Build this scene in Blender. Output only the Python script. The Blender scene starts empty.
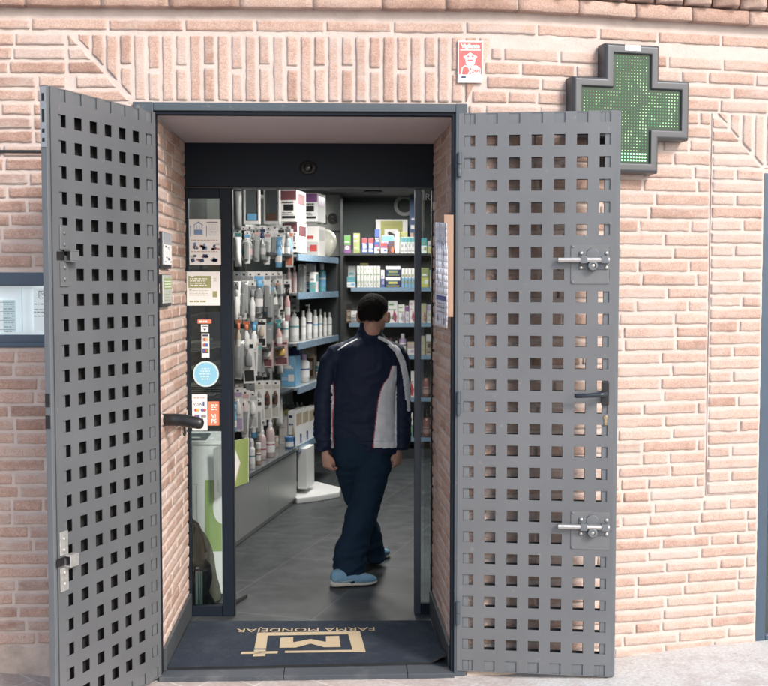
import bpy, math, random
from mathutils import Vector, Matrix, noise
random.seed(7)
R = random.Random(11)
S = bpy.context.scene
COL = S.collection
sin, cos, PI = math.sin, math.cos, math.pi
def V(*a): return Vector(a)
def sm(t): t = max(0., min(1., t)); return t*t*(3-2*t)
def nz(x, y, z): return noise.noise(Vector((x, y, z)))

# ------------------------------------------------------------------ camera
FPX, CX, CZ, CD, YAW, PIT = 1098.4, .8435, 1.8018, 4.9928, .0368, .0554
cam = bpy.data.cameras.new('camera'); camo = bpy.data.objects.new('camera', cam); COL.objects.link(camo)
cam.sensor_width = 36; cam.lens = FPX/768*36; cam.clip_end = 500; cam.clip_start = .05
camo.location = (CX, -CD, CZ); camo.rotation_euler = (PI/2-PIT, 0, -YAW)
cam.dof.use_dof = True; cam.dof.focus_distance = 5.05; cam.dof.aperture_fstop = 5.6
S.camera = camo
FW = V(sin(YAW)*cos(PIT), cos(YAW)*cos(PIT), -sin(PIT)); RI = V(cos(YAW), -sin(YAW), 0); UP = RI.cross(FW)
CP = V(CX, -CD, CZ)
def ray(px, py): return FW + RI*((px-384)/FPX) + UP*((343-py)/FPX)
def atY(px, py, Y): d = ray(px, py); return CP + d*((Y+CD)/d.y)
def atZ(px, py, Z): d = ray(px, py); return CP + d*((Z-CZ)/d.z)
def proj(p):
    v = p-CP; z = v.dot(FW); return 384+FPX*v.dot(RI)/z, 343-FPX*v.dot(UP)/z, z

# ------------------------------------------------------------------ materials
MATS = {}
def newmat(name):
    m = bpy.data.materials.new(name); m.use_nodes = True
    nt = m.node_tree; b = nt.nodes['Principled BSDF']; return m, nt, b
def nd(nt, t, **k):
    n = nt.nodes.new(t)
    for a, v in k.items():
        if a in n.inputs: n.inputs[a].default_value = v
        else: setattr(n, a, v)
    return n
def mat(name, col, rough=.5, metal=0, var=.12, scale=20, bump=0, bscale=200, spec=.5, rvar=.1, trans=0, coat=0, emit=0, alpha=1, sheen=0, dirt=None, det=4):
    if name in MATS: return MATS[name]
    m, nt, b = newmat(name); L = nt.links.new
    tc = nd(nt, 'ShaderNodeTexCoord')
    n1 = nd(nt, 'ShaderNodeTexNoise'); n1.inputs['Scale'].default_value = scale; n1.inputs['Detail'].default_value = det
    L(tc.outputs['Object'], n1.inputs['Vector'])
    mx = nd(nt, 'ShaderNodeMix'); mx.data_type = 'RGBA'
    c = (*col, 1)
    mx.inputs[6].default_value = tuple(x*(1-var) for x in col)+(1,); mx.inputs[7].default_value = tuple(min(1, x*(1+var)) for x in col)+(1,)
    L(n1.outputs['Fac'], mx.inputs[0])
    out = mx.outputs[2]
    if dirt:
        n3 = nd(nt, 'ShaderNodeTexNoise'); n3.inputs['Scale'].default_value = dirt[1]; n3.inputs['Detail'].default_value = 8; n3.inputs['Roughness'].default_value = .7
        L(tc.outputs['Object'], n3.inputs['Vector'])
        cr = nd(nt, 'ShaderNodeValToRGB'); cr.color_ramp.elements[0].position = dirt[2]; cr.color_ramp.elements[1].position = dirt[3]
        L(n3.outputs['Fac'], cr.inputs[0])
        m2 = nd(nt, 'ShaderNodeMix'); m2.data_type = 'RGBA'; L(cr.outputs[0], m2.inputs[0]); L(out, m2.inputs[6]); m2.inputs[7].default_value = (*dirt[0], 1); out = m2.outputs[2]
    L(out, b.inputs['Base Color'])
    mr = nd(nt, 'ShaderNodeMapRange'); L(n1.outputs['Fac'], mr.inputs[0]); mr.inputs[3].default_value = max(.02, rough-rvar); mr.inputs[4].default_value = min(1, rough+rvar)
    L(mr.outputs[0], b.inputs['Roughness'])
    b.inputs['Metallic'].default_value = metal
    b.inputs['Specular IOR Level'].default_value = spec
    b.inputs['Transmission Weight'].default_value = trans
    b.inputs['Coat Weight'].default_value = coat
    b.inputs['Sheen Weight'].default_value = sheen
    if emit: b.inputs['Emission Color'].default_value = c; b.inputs['Emission Strength'].default_value = emit
    if bump:
        n2 = nd(nt, 'ShaderNodeTexNoise'); n2.inputs['Scale'].default_value = bscale; n2.inputs['Detail'].default_value = 5
        L(tc.outputs['Object'], n2.inputs['Vector'])
        bp = nd(nt, 'ShaderNodeBump'); bp.inputs['Strength'].default_value = bump; bp.inputs['Distance'].default_value = .0022
        L(n2.outputs['Fac'], bp.inputs['Height']); L(bp.outputs[0], b.inputs['Normal'])
    MATS[name] = m; return m
def glass(name, tint=(.9, .95, .95), refl=1.0, clear=1.0):
    if name in MATS: return MATS[name]
    m, nt, b = newmat(name); L = nt.links.new
    t = nd(nt, 'ShaderNodeBsdfTransparent'); t.inputs[0].default_value = (*[x*clear for x in tint], 1)
    g = nd(nt, 'ShaderNodeBsdfGlossy'); g.inputs['Roughness'].default_value = .02
    f = nd(nt, 'ShaderNodeFresnel'); f.inputs['IOR'].default_value = 1.45
    mu = nd(nt, 'ShaderNodeMath'); mu.operation = 'MULTIPLY'; mu.inputs[1].default_value = refl; L(f.outputs[0], mu.inputs[0])
    mx = nd(nt, 'ShaderNodeMixShader'); L(mu.outputs[0], mx.inputs[0]); L(t.outputs[0], mx.inputs[1]); L(g.outputs[0], mx.inputs[2])
    L(mx.outputs[0], nt.nodes['Material Output'].inputs[0]); MATS[name] = m; return m

def brickmat(name, ramp, mortar, smear=.5):
    m, nt, b = newmat(name); L = nt.links.new
    tc = nd(nt, 'ShaderNodeTexCoord'); at = nd(nt, 'ShaderNodeAttribute'); at.attribute_name = 'tone'
    sp = nd(nt, 'ShaderNodeSeparateColor'); L(at.outputs['Color'], sp.inputs[0])
    cr = nd(nt, 'ShaderNodeValToRGB'); e = cr.color_ramp.elements
    e[0].color = (*ramp[0], 1); e[1].color = (*ramp[-1], 1)
    for i, c in enumerate(ramp[1:-1]):
        q = e.new((i+1)/(len(ramp)-1)); q.color = (*c, 1)
    # per-brick tone plus blotches inside the brick
    n0 = nd(nt, 'ShaderNodeTexNoise'); n0.inputs['Scale'].default_value = 14; n0.inputs['Detail'].default_value = 6; n0.inputs['Roughness'].default_value = .7
    L(tc.outputs['Object'], n0.inputs['Vector'])
    ad = nd(nt, 'ShaderNodeMath'); ad.operation = 'MULTIPLY_ADD'; L(n0.outputs['Fac'], ad.inputs[0]); ad.inputs[1].default_value = 1.0; ad.inputs[2].default_value = -.5
    a2 = nd(nt, 'ShaderNodeMath'); a2.operation = 'ADD'; L(ad.outputs[0], a2.inputs[0]); L(sp.outputs[0], a2.inputs[1]); L(a2.outputs[0], cr.inputs[0])
    # fine speckle
    n1 = nd(nt, 'ShaderNodeTexNoise'); n1.inputs['Scale'].default_value = 150; n1.inputs['Detail'].default_value = 6
    L(tc.outputs['Object'], n1.inputs['Vector'])
    r1 = nd(nt, 'ShaderNodeMapRange'); L(n1.outputs['Fac'], r1.inputs[0]); r1.inputs[1].default_value = .3; r1.inputs[2].default_value = .7; r1.inputs[3].default_value = .78; r1.inputs[4].default_value = 1.15
    mu = nd(nt, 'ShaderNodeMix'); mu.data_type = 'RGBA'; mu.blend_type = 'MULTIPLY'; mu.inputs[0].default_value = 1
    L(cr.outputs[0], mu.inputs[6]); L(r1.outputs[0], mu.inputs[7])
    # lime mortar smeared over the faces
    n2 = nd(nt, 'ShaderNodeTexNoise'); n2.inputs['Scale'].default_value = 5.5; n2.inputs['Detail'].default_value = 10; n2.inputs['Roughness'].default_value = .72
    mp = nd(nt, 'ShaderNodeMapping'); mp.inputs['Scale'].default_value = (1, 1, 2.6); L(tc.outputs['Object'], mp.inputs[0]); L(mp.outputs[0], n2.inputs['Vector'])
    a3 = nd(nt, 'ShaderNodeMath'); a3.operation = 'MULTIPLY_ADD'; L(sp.outputs[1], a3.inputs[0]); a3.inputs[1].default_value = .22; L(n2.outputs['Fac'], a3.inputs[2])
    a4 = nd(nt, 'ShaderNodeMath'); a4.operation = 'MULTIPLY_ADD'; L(sp.outputs[2], a4.inputs[0]); a4.inputs[1].default_value = .22; L(a3.outputs[0], a4.inputs[2])
    r2 = nd(nt, 'ShaderNodeMapRange'); L(a4.outputs[0], r2.inputs[0]); r2.inputs[1].default_value = .60; r2.inputs[2].default_value = .86; r2.inputs[4].default_value = smear
    m2 = nd(nt, 'ShaderNodeMix'); m2.data_type = 'RGBA'; L(r2.outputs[0], m2.inputs[0]); L(mu.outputs[2], m2.inputs[6]); m2.inputs[7].default_value = (*mortar, 1)
    L(m2.outputs[2], b.inputs['Base Color']); b.inputs['Roughness'].default_value = .92; b.inputs['Specular IOR Level'].default_value = .2
    n3 = nd(nt, 'ShaderNodeTexNoise'); n3.inputs['Scale'].default_value = 90; n3.inputs['Detail'].default_value = 12; n3.inputs['Roughness'].default_value = .75
    mp3 = nd(nt, 'ShaderNodeMapping'); mp3.inputs['Scale'].default_value = (.55, 1, 1.6); L(tc.outputs['Object'], mp3.inputs[0]); L(mp3.outputs[0], n3.inputs['Vector'])
    bp = nd(nt, 'ShaderNodeBump'); bp.inputs['Strength'].default_value = .9; bp.inputs['Distance'].default_value = .005
    L(n3.outputs['Fac'], bp.inputs['Height']); L(bp.outputs[0], b.inputs['Normal'])
    return m
MORT = (.54, .465, .43)
M_brick = brickmat('brick', [(.33, .21, .17), (.43, .29, .235), (.51, .36, .30), (.55, .41, .35), (.57, .45, .395)], MORT, .85)
M_mortar = mat('mortar', MORT, .95, var=.16, scale=14, bump=1, bscale=90, spec=.15, det=12, dirt=((.50, .42, .37), 5, .55, .85))
M_gate = mat('gate_paint', (.155, .165, .178),   .40, .35, var=.22, scale=2.2, bump=.15, bscale=220, rvar=.10, det=10, dirt=((.30, .28, .26), 22, .62, .78))
M_gate_shade = mat('gate_inner_shade', (.02, .02, .022), .8)  # near-black colour paints the cavity shade onto the sheets' inner faces
M_gate_in = mat('gate_tube_paint', (.15, .165, .18), .45, .3, var=.06, scale=12)
M_steel = mat('painted_steel', (.062, .080, .098), .45, .2, var=.1, scale=10, bump=.1, bscale=150, dirt=((.25, .24, .23), 9, .6, .8))
M_navy = mat('navy_aluminium', (.007, .012, .021), .5, 0, var=.15, scale=30, spec=.2)
M_navy2 = mat('slate_aluminium', (.05, .065, .085), .4, .3, var=.08, scale=30)
M_winfr = mat('blue_grey_frame', (.06, .09, .13), .4, .2, var=.1, scale=12)
M_zinc = mat('zinc', (.62, .60, .57), .32, .9, var=.12, scale=60, rvar=.12)
M_blackp = mat('black_plastic', (.015, .016, .018), .38, var=.1)
M_blackt = mat('black_tube', (.012, .013, .015), .36, .0, var=.1, bump=.1, bscale=500)
M_plaster = mat('soffit_plaster', (.50, .45, .45), .9, var=.05, scale=3, bump=.15, bscale=90)
M_slate = mat('slate_tile', (.055, .062, .068), .45, var=.22, scale=7, bump=.12, bscale=160, rvar=.12, det=9)
M_gran = mat('granite', (.045, .055, .068), .6, var=.3, scale=240, bump=.1, bscale=300, dirt=((.16, .16, .16), 6, .52, .9))
M_mat = mat('doormat_pile', (.026, .035, .050), .97, var=.6, scale=110, bump=1., bscale=260, spec=.15, det=12, dirt=((.07, .08, .095), 5, .5, .95))
M_beige = mat('mat_print', (.46, .38, .26), .95, var=.2, scale=380, bump=.6, bscale=480, spec=.1)
M_whitep = mat('white_paper', (.74, .74, .73), .75, var=.04, scale=4)
M_white = mat('white_lacquer', (.74, .75, .74), .4, var=.04, scale=5)
M_card = mat('white_card', (.7, .68, .66), .6, var=.06)
M_wood = mat('pale_wood', (.33, .215, .15), .6, var=.2, scale=9, bump=.1)
M_dkwall = mat('dark_grey_wall', (.085, .10, .098), .8, var=.08, scale=3)
M_edge = mat('shelf_edge_strip', (.20, .30, .40), .25, var=.3, scale=60)
M_dark = mat('dark_shelf', (.028, .032, .036), .4, var=.1)
M_steelp = mat('satin_panel', (.40, .42, .41), .32, .35, var=.07, scale=2.5)
def C(n, c, r=.45, **k):
    g_ = sum(c)/3; c = tuple(g_*.22+x*.74 for x in c)
    return mat(n, c, r, var=.06, **k)
RED = C('red_print', (.55, .035, .03)); BLUE = C('blue_print', (.03, .09, .36)); NAVYP = C('navy_print', (.02, .035, .12)); GREEN = C('green_print', (.10, .32, .06))
OLIVE = C('olive_print', (.30, .32, .10)); YEL = C('yellow_print', (.65, .55, .06)); TEAL = C('teal_print', (.05, .32, .34)); PINK = C('pink_print', (.62, .33, .33)); MAG = C('magenta_print', (.38, .03, .13))
PURP = C('purple_print', (.22, .05, .25)); LILAC = C('lilac_print', (.45, .33, .55)); SKY = C('sky_blue_print', (.10, .40, .68)); ORG = C('orange_print', (.75, .17, .05)); BEIGE = C('beige_print', (.52, .42, .30)); GREY = C('grey_print', (.25, .26, .27)); BLK = C('black_print', (.012, .012, .014)); BROWN = C('brown_print', (.14, .06, .03)); WHT = C('white_plastic', (.72, .72, .71), .35); MAR = C('maroon_print', (.16, .04, .05)); LGREY = C('light_grey_print', (.5, .5, .5))
CLEAR = mat('clear_plastic', (.55, .58, .58), .15, var=.1, scale=30, trans=.55, spec=.6)
LGREEN = C('leaf_green_print', (.28, .42, .10)); CYAN = C('cyan_print', (.16, .52, .72))

# ------------------------------------------------------------------ mesh builder
class MB:
    def __init__(s): s.v = []; s.f = []; s.m = []; s.t = []
    def q(s, pts, mi=0):
        i = len(s.v); s.v += [Vector(p) for p in pts]; s.f.append(tuple(range(i, i+len(pts)))); s.m.append(mi)
    def box(s, a, b, mi=0, M=None):
        x0, y0, z0 = a; x1, y1, z1 = b
        if x0 > x1: x0, x1 = x1, x0
        if y0 > y1: y0, y1 = y1, y0
        if z0 > z1: z0, z1 = z1, z0
        P = [V(x, y, z) for z in (z0, z1) for x, y in ((x0, y0), (x1, y0), (x1, y1), (x0, y1))]
        if M is not None: P = [M @ p for p in P]
        i = len(s.v); s.v += P
        for f in ((3, 2, 1, 0), (4, 5, 6, 7), (0, 1, 5, 4), (1, 2, 6, 5), (2, 3, 7, 6), (3, 0, 4, 7)):
            s.f.append(tuple(i+k for k in f)); s.m.append(mi)
    def loft(s, rings, mi=0, cap=True):
        n = len(rings[0]); i = len(s.v)
        for r in rings: s.v += [Vector(p) for p in r]
        for k in range(len(rings)-1):
            for j in range(n):
                a = i+k*n+j; b = i+k*n+(j+1) % n
                s.f.append((a, b, b+n, a+n)); s.m.append(mi if not isinstance(mi, list) else mi[k])
        if cap:
            s.f.append(tuple(i+j for j in range(n))[::-1]); s.m.append(mi if not isinstance(mi, list) else mi[0])
            l = i+(len(rings)-1)*n; s.f.append(tuple(l+j for j in range(n))); s.m.append(mi if not isinstance(mi, list) else mi[-1])
    def tube(s, path, rad, n=12, mi=0, flat=None):
        path = [Vector(p) for p in path]
        if not hasattr(rad, '__len__'): rad = [rad]*len(path)
        rings = []; pn = None
        for k, p in enumerate(path):
            t = (path[min(k+1, len(path)-1)]-path[max(k-1, 0)]).normalized()
            if pn is None:
                a = V(0, 0, 1) if abs(t.z) < .9 else V(1, 0, 0); pn = (a-t*a.dot(t)).normalized()
            else: pn = (pn-t*pn.dot(t)).normalized()
            b = t.cross(pn); r = rad[k]
            rings.append([p+pn*(cos(2*PI*j/n)*r)+b*(sin(2*PI*j/n)*r*(flat or 1)) for j in range(n)])
        s.loft(rings, mi)
    def lathe(s, c, prof, n=20, mi=0, sx=1, sy=1, ax=None):
        c = Vector(c)
        if ax is None: s.loft([[c+V(cos(2*PI*j/n)*r*sx, sin(2*PI*j/n)*r*sy, z) for j in range(n)] for r, z in prof], mi)
        else:
            q = Vector(ax).to_track_quat('Z', 'Y'); s.loft([[c+q @ V(cos(2*PI*j/n)*r*sx, sin(2*PI*j/n)*r*sy, z) for j in range(n)] for r, z in prof], mi)
    def prism(s, poly, f, d0, d1, mi=0):
        """poly in 2-D, f(u,v,d)->3-D, extruded between d0 and d1"""
        n = len(poly); i = len(s.v)
        s.v += [f(u, v, d0) for u, v in poly]+[f(u, v, d1) for u, v in poly]
        s.f.append(tuple(range(i, i+n))[::-1]); s.m.append(mi); s.f.append(tuple(range(i+n, i+2*n))); s.m.append(mi)
        for j in range(n): k = (j+1) % n; s.f.append((i+j, i+k, i+n+k, i+n+j)); s.m.append(mi)
    def build(s, name, mats, parent=None, bevel=0, smooth=False, local=False, seg=2, angle=35):
        me = bpy.data.meshes.new(name); off = V(0, 0, 0)
        if parent is not None and not local: off = parent.location.copy()
        if parent is not None and not local and parent.parent is not None: off = off+parent.parent.location
        me.from_pydata([v-off for v in s.v], [], s.f); 
        if not isinstance(mats, (list, tuple)): mats = [mats]
        for m in mats: me.materials.append(m)
        me.polygons.foreach_set('material_index', s.m)
        if smooth: me.polygons.foreach_set('use_smooth', [True]*len(me.polygons))
        if s.t:
            a = me.color_attributes.new('tone', 'FLOAT_COLOR', 'POINT'); fl = []
            for t in s.t: fl += [t[0], t[1], t[2], 1]
            a.data.foreach_set('color', fl)
        me.update()
        o = bpy.data.objects.new(name, me); COL.objects.link(o); o.parent = parent
        if bevel:
            b = o.modifiers.new('bevel', 'BEVEL'); b.width = bevel; b.segments = seg; b.limit_method = 'ANGLE'; b.angle_limit = math.radians(angle)
            w = o.modifiers.new('wn', 'WEIGHTED_NORMAL'); w.keep_sharp = True
            me.polygons.foreach_set('use_smooth', [True]*len(me.polygons))
        return o
def tag(o, label, cat, group=None):
    o['label'] = label; o['category'] = cat
    if group: o['group'] = group
    return o
def thing(name, loc, label, cat, group=None, rz=0):
    o = bpy.data.objects.new(name, None); COL.objects.link(o); o.location = loc; o.rotation_euler = (0, 0, rz); o.empty_display_size = .1
    return tag(o, label, cat, group)
def struct(o, kind='structure'): o['kind'] = kind; return o
def sub(o, label): o['label'] = label; return o
def text_mb(mb, txt, size, f, mi=0, d0=0, d1=.001, align='CENTER', stretch=1., bold=0):
    """text outline filled, mapped through f(u,v,d)"""
    cu = bpy.data.curves.new('t', 'FONT'); cu.body = txt; cu.size = size; cu.align_x = align; cu.align_y = 'CENTER'; cu.resolution_u = 3; cu.offset = bold
    ob = bpy.data.objects.new('t', cu); COL.objects.link(ob)
    dg = bpy.context.evaluated_depsgraph_get(); me = ob.evaluated_get(dg).to_mesh()
    i = len(mb.v); mb.v += [f(v.co.x*stretch, v.co.y, d1) for v in me.vertices]
    for p in me.polygons: mb.f.append(tuple(i+k for k in p.vertices)); mb.m.append(mi)
    ob.to_mesh_clear(); bpy.data.objects.remove(ob); bpy.data.curves.remove(cu)

# ------------------------------------------------------------------ facade geometry
W = 1.3475; HD = 2.553; RD = .875                     # opening width, height, reveal depth
BU0, BU1, BANG = 1.41, 1.72, math.radians(11.5)       # the front bends back to the right of the door
_tab = []
def _mk():
    x, y, u = -2.0, 0., -2.0; st = .005
    while u < 5:
        _tab.append((u, x, y)); a = BANG*max(0, min(1, (u-BU0)/(BU1-BU0))); x += cos(a)*st; y += sin(a)*st; u += st
_mk()
def wang(u): return BANG*max(0, min(1, (u-BU0)/(BU1-BU0)))
def F(u, z, d=0.):
    """facade point: arc length u, height z, d metres out of the wall"""
    k = (u+2.)/.005; i = max(0, min(len(_tab)-2, int(k))); t = k-i
    a = wang(u); x = _tab[i][1]*(1-t)+_tab[i+1][1]*t; y = _tab[i][2]*(1-t)+_tab[i+1][2]*t
    if u < -2: x = u; y = 0
    return V(x+sin(a)*d, y-cos(a)*d, z)
def onF(px, py):
    """pixel -> (u, z) on the facade"""
    lo, hi = -2., 4.9
    for _ in range(40):
        m = (lo+hi)/2; p = F(m, 1.5); q = CP+ray(px, py)*((p.y+CD)/ray(px, py).y)
        if q.x > p.x: lo = m
        else: hi = m
    p = F(lo, 0); q = CP+ray(px, py)*((p.y+CD)/ray(px, py).y); return lo, q.z

def brick(mb, f, u0, u1, z0, z1, pro=.005, uf0=None, uf1=None, zf0=None, zf1=None, tone=None, rough=1., thick=.009):
    w, h = u1-u0, z1-z0
    nu = max(2, int(round(w/.014))); nv = max(2, int(round(h/.014)))
    e = .004
    ss = [0, e/w]+[i/nu for i in range(1, nu)]+[1-e/w, 1]; tt = [0, e/h]+[i/nv for i in range(1, nv)]+[1-e/h, 1]
    sd = R.random()*50; pro = pro*.62+R.uniform(-.0018, .0018); tx, tz = R.uniform(-.0016, .0016), R.uniform(-.0022, .0022)
    t0 = tone if tone is not None else min(1, max(0, R.gauss(.5, .21))); t1 = R.random()
    base = len(mb.v); n = len(ss)
    for j, t in enumerate(tt):
        for i, s in enumerate(ss):
            z = z0+t*h; u = u0+s*w
            if uf0 or uf1:
                a = max(u0, uf0(z)) if uf0 else u0; b = min(u1, uf1(z)) if uf1 else u1
                b = max(b, a+.004); u = a+s*(b-a)
            if zf0 or zf1:
                a = max(z0, zf0(u)) if zf0 else z0; b = min(z1, zf1(u)) if zf1 else z1
                b = max(b, a+.004); z = a+t*(b-a)
            eu = min(s, 1-s)*w; ez = min(t, 1-t)*h; ed = min(eu, ez)
            wob = max(0, 1-ed/.018)
            u += nz(u*26+sd, z*26, sd)*.0030*wob*rough+nz(u*90, z*90, sd+4)*.0016*wob; z += nz(u*22, z*30+sd, sd+9)*.0032*wob*rough+nz(u*110, z*110, sd+14)*.0018*wob
            if ed <= 1e-6: d = -thick
            else:
                rnd = sm(min(1, (ed+.003)/.006)); d = pro*(.45+.55*rnd)+nz(u*60, z*90, sd)*.0020*rough+nz(u*11, z*14, sd+3)*.0014*rough+(s-.5)*tx+(t-.5)*tz
            mb.v.append(f(u, z, d)); mb.t.append((t0, t1, max(0, 1-ed/.012)))
    for j in range(len(tt)-1):
        for i in range(n-1):
            a = base+j*n+i; mb.f.append((a, a+1, a+n+1, a+n)); mb.m.append(0)
def mortar(mb, f, u0, u1, z0, z1, st=.014, d=-.0028, amp=.0026):
    nu = max(1, int((u1-u0)/st)); nv = max(1, int((z1-z0)/st)); b = len(mb.v)
    for j in range(nv+1):
        for i in range(nu+1):
            u = u0+(u1-u0)*i/nu; z = z0+(z1-z0)*j/nv
            mb.v.append(f(u, z, d+nz(u*17, z*17, 3)*amp+nz(u*45, z*45, 8)*amp*.6))
    for j in range(nv):
        for i in range(nu):
            a = b+j*(nu+1)+i; mb.f.append((a, a+1, a+nu+2, a+nu+1)); mb.m.append(0)
def courses(mb, f, u0, u1, zs, L=.27, jt=.010, holes=(), uf0=None, uf1=None, tone=None, start=0, phase=None, pro=.005):
    """lay courses between u0 and u1; zs = list of (z0,z1)"""
    for k, (a, b) in enumerate(zs):
        segs = [(u0, u1)]
        if uf1: segs = [(u0, max(uf1(a), uf1(b)))]
        for h in holes:
            if a < h[3]-.01 and b > h[2]+.01:
                ns = []
                for s in segs:
                    if h[1] <= s[0] or h[0] >= s[1]: ns.append(s)
                    else:
                        if h[0] > s[0]: ns.append((s[0], h[0]))
                        if h[1] < s[1]: ns.append((h[1], s[1]))
                segs = ns
        for s in segs:
            ph = (phase if phase is not None else 0)+(L*.5 if (k+start) % 2 else 0)+R.uniform(-.03, .03)
            u = s[0]-ph % L if True else s[0]
            while u < s[1]-.02:
                l = L+R.uniform(-.025, .02)
                if R.random() < .10: l = L*.52
                a0 = max(u, s[0]); b0 = min(u+l-jt, s[1])
                if s[1]-b0 < .05: b0 = s[1]
                if b0-a0 > .03:
                    tn = tone(.5*(a0+b0), .5*(a+b)) if tone else None
                    brick(mb, f, a0, b0, a+R.uniform(-.0015, .0015), b+R.uniform(-.0015, .0015), uf1=uf1, tone=tn, pro=pro)
                u += l
                if b0 == s[1]: break

building = thing('pharmacy_building', (0, 0, 0), 'pink brick shop front with an open dark doorway in the middle', 'building')

uL0, uR1 = -1.75, 4.3
Z_CB = onF(300, 10)[1]            # underside of the string course
uD, zDt = onF(73, 36); uD2, zDb = onF(134, 103)
uE = onF(497, 40)[0]; uE2 = onF(467, 104)[0]
zSt = onF(300, 36)[1]; zSb = HD+.052
uJ = onF(67, 60)[0]
wu0 = onF(760, 400)[0]; wz0 = onF(757, 648)[1]; wz1 = onF(757, 173)[1]
pu0 = onF(709, 300)[0]; pz0 = onF(709, 495)[1]; pz1 = onF(709, 113)[1]
lw = (onF(62, 300)[0], onF(10, 347.5)[1], onF(10, 272)[1])      # left window: right edge, bottom, top
P = .0614
def tl(u, z):      # left part a little darker and browner
    return min(1, max(0, R.gauss(.40+.12*sm((u+1)/3), .19)))
mb = MB()
zl = [(.150+i*P, .150+i*P+.0515) for i in range(60)]
ztop = zSt+.012
zl = [z for z in zl if z[1] < ztop+.01]
hl = [(-9, lw[0], lw[1], lw[2])]
bx = -.092
zA = [z for z in zl if z[1] < zSb-.01]; zB = [z for z in zl if z[1] >= zSb-.01]
courses(mb, F, uL0, uJ-.008, zl, holes=hl, tone=tl, phase=.1)
courses(mb, F, uJ+.008, bx-.012, zA, holes=hl, tone=tl, phase=.0)
dg = lambda z: uD+(zDt-z)/(zDt-zDb)*(uD2-uD)-.012
courses(mb, F, uJ+.008, uD2, zB, tone=tl, uf1=dg)
# long stretcher course above the flat arch, all along the front
z0 = zSt+.018; z1 = z0+.05
courses(mb, F, uL0, uR1, [(z0, z1)], L=.32, tone=tl)
# flat arch: soldiers alternating full height and two halves
def soldiers(u0, u1, zb, zt, L0=None, L1=None):
    u = u0; k = 0; pw = .0505; st = (u1-u0)/round((u1-u0)/.0618)
    while u < u1-.02:
        a, b = u, u+pw
        zf = None
        if L0 and u < L0[2]: zf = L0[0]
        if L1 and b > L1[2]: zf = L1[0]
        zb_ = max(zb, min(zf(a), zf(b))) if zf else zb
        if zt-zb_ > .03:
            if k % 2 == 0 or zf and zt-zb_ < .18: brick(mb, F, a, b, zb_, zt, zf0=zf, tone=tl(a, 0)+.06)
            else:
                m = (zt+zb_)/2+R.uniform(-.012, .012)
                brick(mb, F, a, b, m+.008, zt, tone=tl(a, 0)+.06); brick(mb, F, a, b, zb_, m-.008, zf0=zf, tone=tl(a, 0)+.06)
        u += st; k += 1
zdl = lambda u: zDt-(u-uD)/(uD2-uD)*(zDt-zSb)+.016
zdr = lambda u: zSb+(u-uE2)/(uE-uE2)*(zSt-zSb)+.016
soldiers(uD+.022, uE-.02, zSb+.006, zSt, (zdl, 0, uD2+.01), (zdr, 0, uE2-.01))
# right hand side
zr = []; z = onF(690, 650)[1]-.012
while z < Z_CB-.04:
    p = .0575+.0065*sm(z/2.6); zr.append((z, z+p-.010)); z += p
mhole = (wu0-.006, 9, wz0-.08, wz1)
gR = 1.402
zrt = [q for q in zr if q[1] < zSb+.004]; zru = [q for q in zr if q[1] >= zSb+.004 and q[1] < zSt+.004]
blkp = (pu0-.006, 9, pz0-.004, pz1+.012)
courses(mb, F, gR+.008, uR1, zrt, holes=[mhole, blkp], tone=lambda u, z: min(1, max(0, R.gauss(.60, .14))), phase=.2)
for k, (a, b) in enumerate(zru):
    ul = max(uE2+.02, uE2+.02+(a-zSb)/(zSt-zSb)*(uE-uE2))
    courses(mb, F, ul, uR1, [(a, b)], holes=[blkp], tone=lambda u, z: min(1, max(0, R.gauss(.60, .14))), phase=.1+.13*(k % 2))
facade = mb.build('facade_bricks', M_brick, building, smooth=True)
# surround of the far right window: a slightly raised pier with its own flat arch
mb = MB()
FP = lambda u, z, d: F(u, z, d+.005)
tr = lambda u, z: min(1, max(0, R.gauss(.6, .17)))
zp = [];  z = pz0+.004; k = 0
zi = wz1
while z < zi-.03:
    p = .0605; mid = pu0+(wu0-pu0)*R.choice([.45, .55, .6])
    if k % 2: brick(mb, FP, pu0+.004, mid-.006, z, z+p-.010, tone=tr(0, 0)); brick(mb, FP, mid+.006, wu0-.008, z, z+p-.010, tone=tr(0, 0))
    else: brick(mb, FP, pu0+.004, wu0-.008, z, z+p-.010, tone=tr(0, 0))
    z += p; k += 1
za = z; dd = lambda z: pu0+.012+(pz1-z)/(pz1-za)*(wu0-pu0-.03)
while z < pz1-.03:
    brick(mb, FP, pu0+.004, wu0, z, z+.047, uf1=dd, tone=tr(0, 0)); z += .0605
zdd = lambda u: pz1-(u-pu0-.012)/(wu0-pu0-.03)*(pz1-za)+.016
u = pu0+.03
while u < uR1-.3:
    zb = max(zdd(u), zdd(u+.05)) if u < wu0 else za+.012
    zb = max(za+.012, min(zdd(u), zdd(u+.05)))
    if pz1-zb > .02: brick(mb, FP, u, u+.05, zb, pz1-.002, zf0=zdd if u < wu0 else None, tone=tr(0, 0))
    u += .0655
mortar(mb, FP, pu0, wu0-.002, pz0, za, d=-.003); mb.t += [(0, 0, 0)]*(len(mb.v)-len(mb.t))
pn = mb
nb = len(mb.f)
b0 = len(mb.v); mortar(mb, FP, pu0, uR1-.3, za, pz1, d=-.003); mb.t += [(0, 0, 0)]*(len(mb.v)-len(mb.t))
# sides of the raised pier
for (a, b, c, dd_) in ((pu0, pu0, pz0, pz1),):
    mb.q([F(a, c, -.01), F(a, dd_, -.01), F(a, dd_, .003), F(a, c, .003)]); mb.t += [(0, 0, 0)]*4
mb.q([F(pu0, pz0, .003), F(wu0, pz0, .003), F(wu0, pz0, -.01), F(pu0, pz0, -.01)]); mb.t += [(0, 0, 0)]*4
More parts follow.
